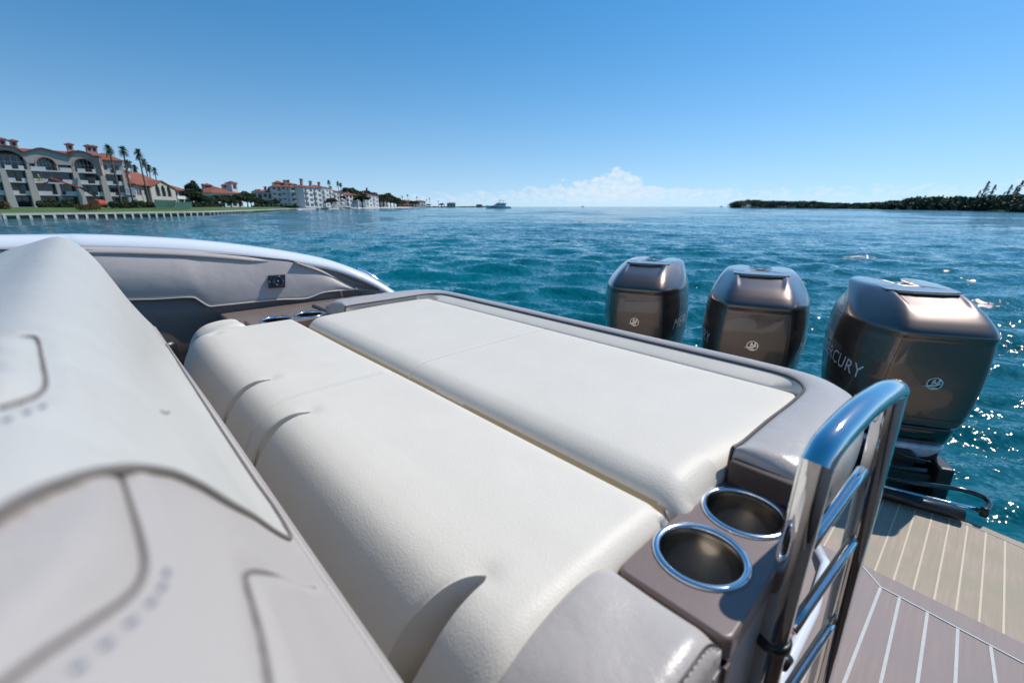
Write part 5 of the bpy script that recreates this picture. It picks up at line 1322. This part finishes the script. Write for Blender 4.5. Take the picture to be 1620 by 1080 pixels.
for k, (u, v, F_, R_) in enumerate(tr_):
    H_ = hz(v, F_)-1.2; p = gnd(u, F_, 1.2 if F_ < 1400 else .5, v)
    place(tp_[k % 2], p, (R_/3.2, R_/3.2, H_/7.6), k*.9, 'dark green tree '+wh[k], 'trees on the far shore')

# ---------------------------------------------------------------- boom lift with a worker
A = gnd(155, 104, 1.75)
bl = thing('boom_lift', 'orange boom lift on the lawn reaching up to the balconies', 'boom lift', tuple(A), YAW)
b = MB(); b.poly([(-1.3, .55), (1.15, .55), (1.3, .9), (1.2, 1.5), (.4, 1.75), (-.6, 1.7), (-1.25, 1.2)], (), -.9, .9); o = b.build('chassis', M['orange'], bl)
for x_ in (-.95, .95):
    for y_ in (-.95, .75): b = MB(); b.lathe([(0, 0), (.30, 0), (.45, .03), (.45, .22), (.3, .25), (0, .25)], 18, (x_, y_, .45), 'y'); b.build('wheel', M['black'], bl, True)
tip = gnd(91, 104).dot(RT)-A.dot(RT)
b = MB(); b.tube([(.9, 0, 1.9), (-2.9, 0, 4.3)], .20, 6); b.build('boom', M['black'], bl); b = MB(); b.tube([(-2.7, 0, 4.15), (tip, 0, hz(281.5, 104)-1.75)], .17, 6); b.build('upper_boom', M['orange'], bl)
jz = hz(281.5, 104)-1.75; b = MB(); b.tube([(tip, 0, jz), (tip-.7, 0, jz-1.0), (tip-1.5, 0, jz-1.0)], .12, 6); b.build('jib', M['black'], bl)
bx = tip-2.3; bz = jz-1.1; b = MB()
for x_ in (bx-.9, bx+.9):
    for y_ in (-.4, .4): b.tube([(x_, y_, bz), (x_, y_, bz+1.1)], .03, 6)
for z in (bz+.55, bz+1.1):
    b.tube([(bx-.9, -.4, z), (bx+.9, -.4, z), (bx+.9, .4, z), (bx-.9, .4, z), (bx-.9, -.4, z)], .03, 6)
b.box(bx-.9, bx+.9, -.4, .4, bz-.06, bz); b.build('basket', M['orange'], bl)
def small_person(pos, rz, label, shirt, trous):
    ps = thing('person', label, 'person', pos, rz)
    V = [(0, 0, .95), (0, 0, 1.15), (0, 0, 1.42), (0, 0, 1.52), (0, .01, 1.66), (-.10, 0, .90), (-.12, -.02, .50), (-.12, 0, .08), (.10, 0, .90), (.12, -.02, .50), (.12, 0, .08), (-.19, 0, 1.40), (-.25, -.08, 1.12), (-.16, -.30, 1.05), (.19, 0, 1.40), (.25, -.08, 1.12), (.16, -.30, 1.05)]
    E = [(0, 1), (1, 2), (2, 3), (3, 4), (0, 5), (5, 6), (6, 7), (0, 8), (8, 9), (9, 10), (2, 11), (11, 12), (12, 13), (2, 14), (14, 15), (15, 16)]
    R = [.15, .14, .15, .06, .11, .09, .065, .05, .09, .065, .05, .065, .045, .035, .065, .045, .035]
    me = bpy.data.meshes.new('body'); me.from_pydata(V, E, []); o = newobj('body', me, shirt, ps); o.modifiers.new('skin', 'SKIN'); 
    for i, r in enumerate(R): me.skin_vertices[0].data[i].radius = (r, r*.85)
    me.skin_vertices[0].data[0].use_root = True
    s_ = o.modifiers.new('sub', 'SUBSURF'); s_.levels = 1; s_.render_levels = 1
    b = MB(); b.lathe([(0, .14), (.08, .12), (.12, .04), (.125, 0), (.15, -.01)], 12, (0, 0, 1.68)); b.build('hard_hat', M['stucco2'], ps, True)
    return ps
wp = A+RT*bx+UP*bz
small_person((wp.x, wp.y, wp.z), YAW+pi, 'worker in a yellow green jacket standing in the raised lift basket', M['hivis'], M['denim'])

# ---------------------------------------------------------------- motor yacht
Fy = 560; P0 = gnd(789, Fy, 0)
yt = thing('motor_yacht', 'white motor yacht with a flybridge anchored near the horizon', 'yacht', (P0.x, P0.y, 0), YAW)
Ly = 26.0
def ysec(x): t = (x+Ly/2)/Ly; return t
b = MB(); V = []; ns = 14
for i in range(ns):
    t = i/(ns-1); x_ = -Ly/2+Ly*t; bw_ = 3.1*min(1, (t*1.9)**.7 if t < .5 else 1); sh = 2.9-1.3*t
    x_d = x_-(1-t)*1.4*(1 if t < .3 else .2)
    V += [(x_d, -bw_, sh), (x_, -bw_*.75, -.3), (x_, bw_*.75, -.3), (x_d, bw_, sh)]
F = [(i*4+j, (i+1)*4+j, (i+1)*4+(j+1) % 4, i*4+(j+1) % 4) for i in range(ns-1) for j in range(4)]+[(3, 2, 1, 0), tuple((ns-1)*4+j for j in range(4))]
b.add(V, F); b.build('hull', M['yacht'], yt)
b = MB(); b.poly([(-8.5, 2.3), (11.2, 1.6), (11.2, 1.9), (7.6, 2.0), (7.4, 4.2), (-2.6, 4.3), (-5.6, 3.0)], (), -2.3, 2.3); b.build('cabin', M['yacht'], yt)
b = MB(); b.poly([(-4.6, 3.1), (6.8, 3.0), (6.6, 3.9), (-2.9, 3.95)], (), -2.34, 2.34); b.build('cabin_window', M['glass'], yt)
b = MB(); b.poly([(-9, 1.5), (4, 1.2), (4, 1.65), (-7, 2.0)], (), -3.05, 3.05); b.build('hull_window', M['glass'], yt)
b = MB(); b.poly([(-3.4, 4.3), (9.0, 4.2), (9.3, 4.5), (5.5, 5.3), (-1.5, 5.4)], (), -2.2, 2.2); b.build('flybridge', M['yacht'], yt)
b = MB(); b.poly([(-.8, 7.3), (6.0, 7.3), (5.4, 7.55), (-.2, 7.6)], (), -1.8, 1.8); b.build('hard_top', M['yacht'], yt)
for x0, x1 in ((.2, .9), (4.0, 5.4)): b = MB(); b.poly([(x0, 5.2), (x0+.5, 5.2), (x1+.4, 7.3), (x1, 7.3)], (), -1.7, 1.7); b.build('arch', M['yacht'], yt)
b = MB(); b.tube([(2.5, 0, 7.5), (2.5, 0, 10.2)], .08, 6); b.lathe([(0, .5), (.5, .4), (.55, 0), (0, -.1)], 10, (1.2, 0, 7.7)); b.build('mast', M['yacht'], yt)
for i, (u, v) in enumerate(((922, 326), (1141, 327))):
    P_ = gnd(u, 2300, 0); sb = thing('sailing_boat', ['tiny white boat on the horizon below the tall cloud', 'tiny white boat on the horizon near the tip of the island'][i], 'boat', tuple(P_), YAW)
    b = MB(); b.poly([(-8, .2), (7, 0), (8, 2.2), (-9, 2.6)], (), -1.5, 1.5); b.build('hull', M['yacht'], sb); b = MB(); b.poly([(-3, 2.3), (4, 2.3), (3.2, 5.2), (-1.6, 5.2)], (), -1.2, 1.2); b.build('cabin', M['yacht'], sb)

yt.scale = (1.15, 1.15, 1.2)
# ---------------------------------------------------------------- mangrove island on the right
IS = [  # u, distance of the shore, canopy top v
    (1157, 860, 321), (1165, 820, 318.5), (1180, 790, 316.5), (1200, 740, 317), (1225, 680, 318.5), (1250, 630, 319), (1285, 560, 318.5), (1300, 530, 320.5), (1340, 450, 321.5), (1380, 395, 321), (1420, 330, 317.5), (1450, 290, 312.5), (1480, 265, 311.5), (1520, 235, 311), (1560, 212, 310.5), (1620, 185, 309.5), (1700, 160, 309), (1850, 130, 307)]
rng = np.random.RandomState(9); cl = []; V = []
for i in range(len(IS)-1):
    (u0, a0_, v0), (u1, a1_, v1) = IS[i], IS[i+1]; A, B = gnd(u0, a0_), gnd(u1, a1_); L = (B-A).length; n = max(14, int(L/2.6)); n = min(n, 60)
    for k in range(n):
        t = rng.rand(); u = lerp(u0, u1, t); F_ = lerp(a0_, a1_, t); dd = rng.rand()**1.3*min(60, F_*.12); F2 = F_+dd; h = (hz(lerp(v0, v1, t), F_+dd*.6)-.2)*1.12*(.66+.34*min(1, dd/14))*rng.uniform(.86, 1.05)
        p = gnd(u, F2); w = rng.uniform(2.2, 4.2)*(F_/350)**.35
        cl.append(((p.x, p.y, h*.70), (w*1.5, w*1.5, h*.32)))
        if dd < 22: cl.append(((p.x, p.y, h*.34), (w*1.7, w*1.7, h*.36)))
o = leafmesh('mangrove_wood', cl, 210, .60, M['leaf2'], None, 4, .95); tag(o, 'dense dark mangrove wood covering the low island on the right', kind='stuff')
V = []
for u, F_, v in IS:
    for d, z in ((-.5, -.3), (.2, .35), (6, .8), (80, 1.0)): p = gnd(u, F_+d); V.append((p.x, p.y, z))
F = [(i*4+j, (i+1)*4+j, (i+1)*4+j+1, i*4+j+1) for i in range(len(IS)-1) for j in range(3)]
o = mesh('island_ground', V, F, M['landfar'], None, True, True); tag(o, 'low dark shore of the mangrove island', kind='structure')
# wind-bent pines on the island
def pine_proto(seed, H=12):
    rng = random.Random(seed); root = thing('pine_tree', 'x', 'tree'); b = MB(); tr = [(1.9*t*t, .3*sin(3*t), H*t) for t in np.linspace(0, 1, 8)]
    b.tube(tr, [.22-.17*t for t in np.linspace(0, 1, 8)], 7); cl = []
    for k in range(26):
        t = .22+.78*k/26; p = Vector((1.9*t*t, .3*sin(3*t), H*t)); a = k*2.4; L = (1.15-t)*3.0*rng.uniform(.5, 1.15)
        e = p+Vector((cos(a)*L*.6+L*.62, sin(a)*L*.7, L*.55)); b.tube([p, p.lerp(e, .5)+Vector((0, 0, .1)), e], [.06, .04, .015], 4)
        for q in (.45, .75, 1.0): c = p.lerp(e, q); cl.append((tuple(c), (.50, .34, .34)))
    b.build('trunk', M['bark'], root, True); leafmesh('crown', cl, 46, .17, M['leaf2'], root, seed, .4); return root
pn = [pine_proto(21), pine_proto(22)]
for k, (u, v, F_, lab) in enumerate([(1548, 300, 225, 'small bent pine left of the tallest pine on the island'), (1560, 285.5, 225, 'tallest wind bent pine standing over the mangroves'), (1571, 291, 226, 'bent pine leaning against the tallest pine on the island'), (1587, 303, 215, 'short thin pine between the two groups of pines'), (1597, 291, 212, 'slim pine left of the pines at the right edge'), (1606, 293, 208, 'pine in the cluster near the right edge of the picture'), (1614, 284, 205, 'tall bent pine at the right edge of the picture'),
                             (1462, 308.5, 270, 'low broken pine top where the island starts to rise'), (1483, 308.5, 262, 'stubby pine top over the middle of the island'), (1490, 308, 260, 'stubby leaning pine right of the island middle')]):
    H_ = hz(v, F_)-.8; place(pn[k % 2], gnd(u, F_+8, .8, v), (H_/12*.85, H_/12*.85, H_/12), YAW, lab, 'pines on the island')
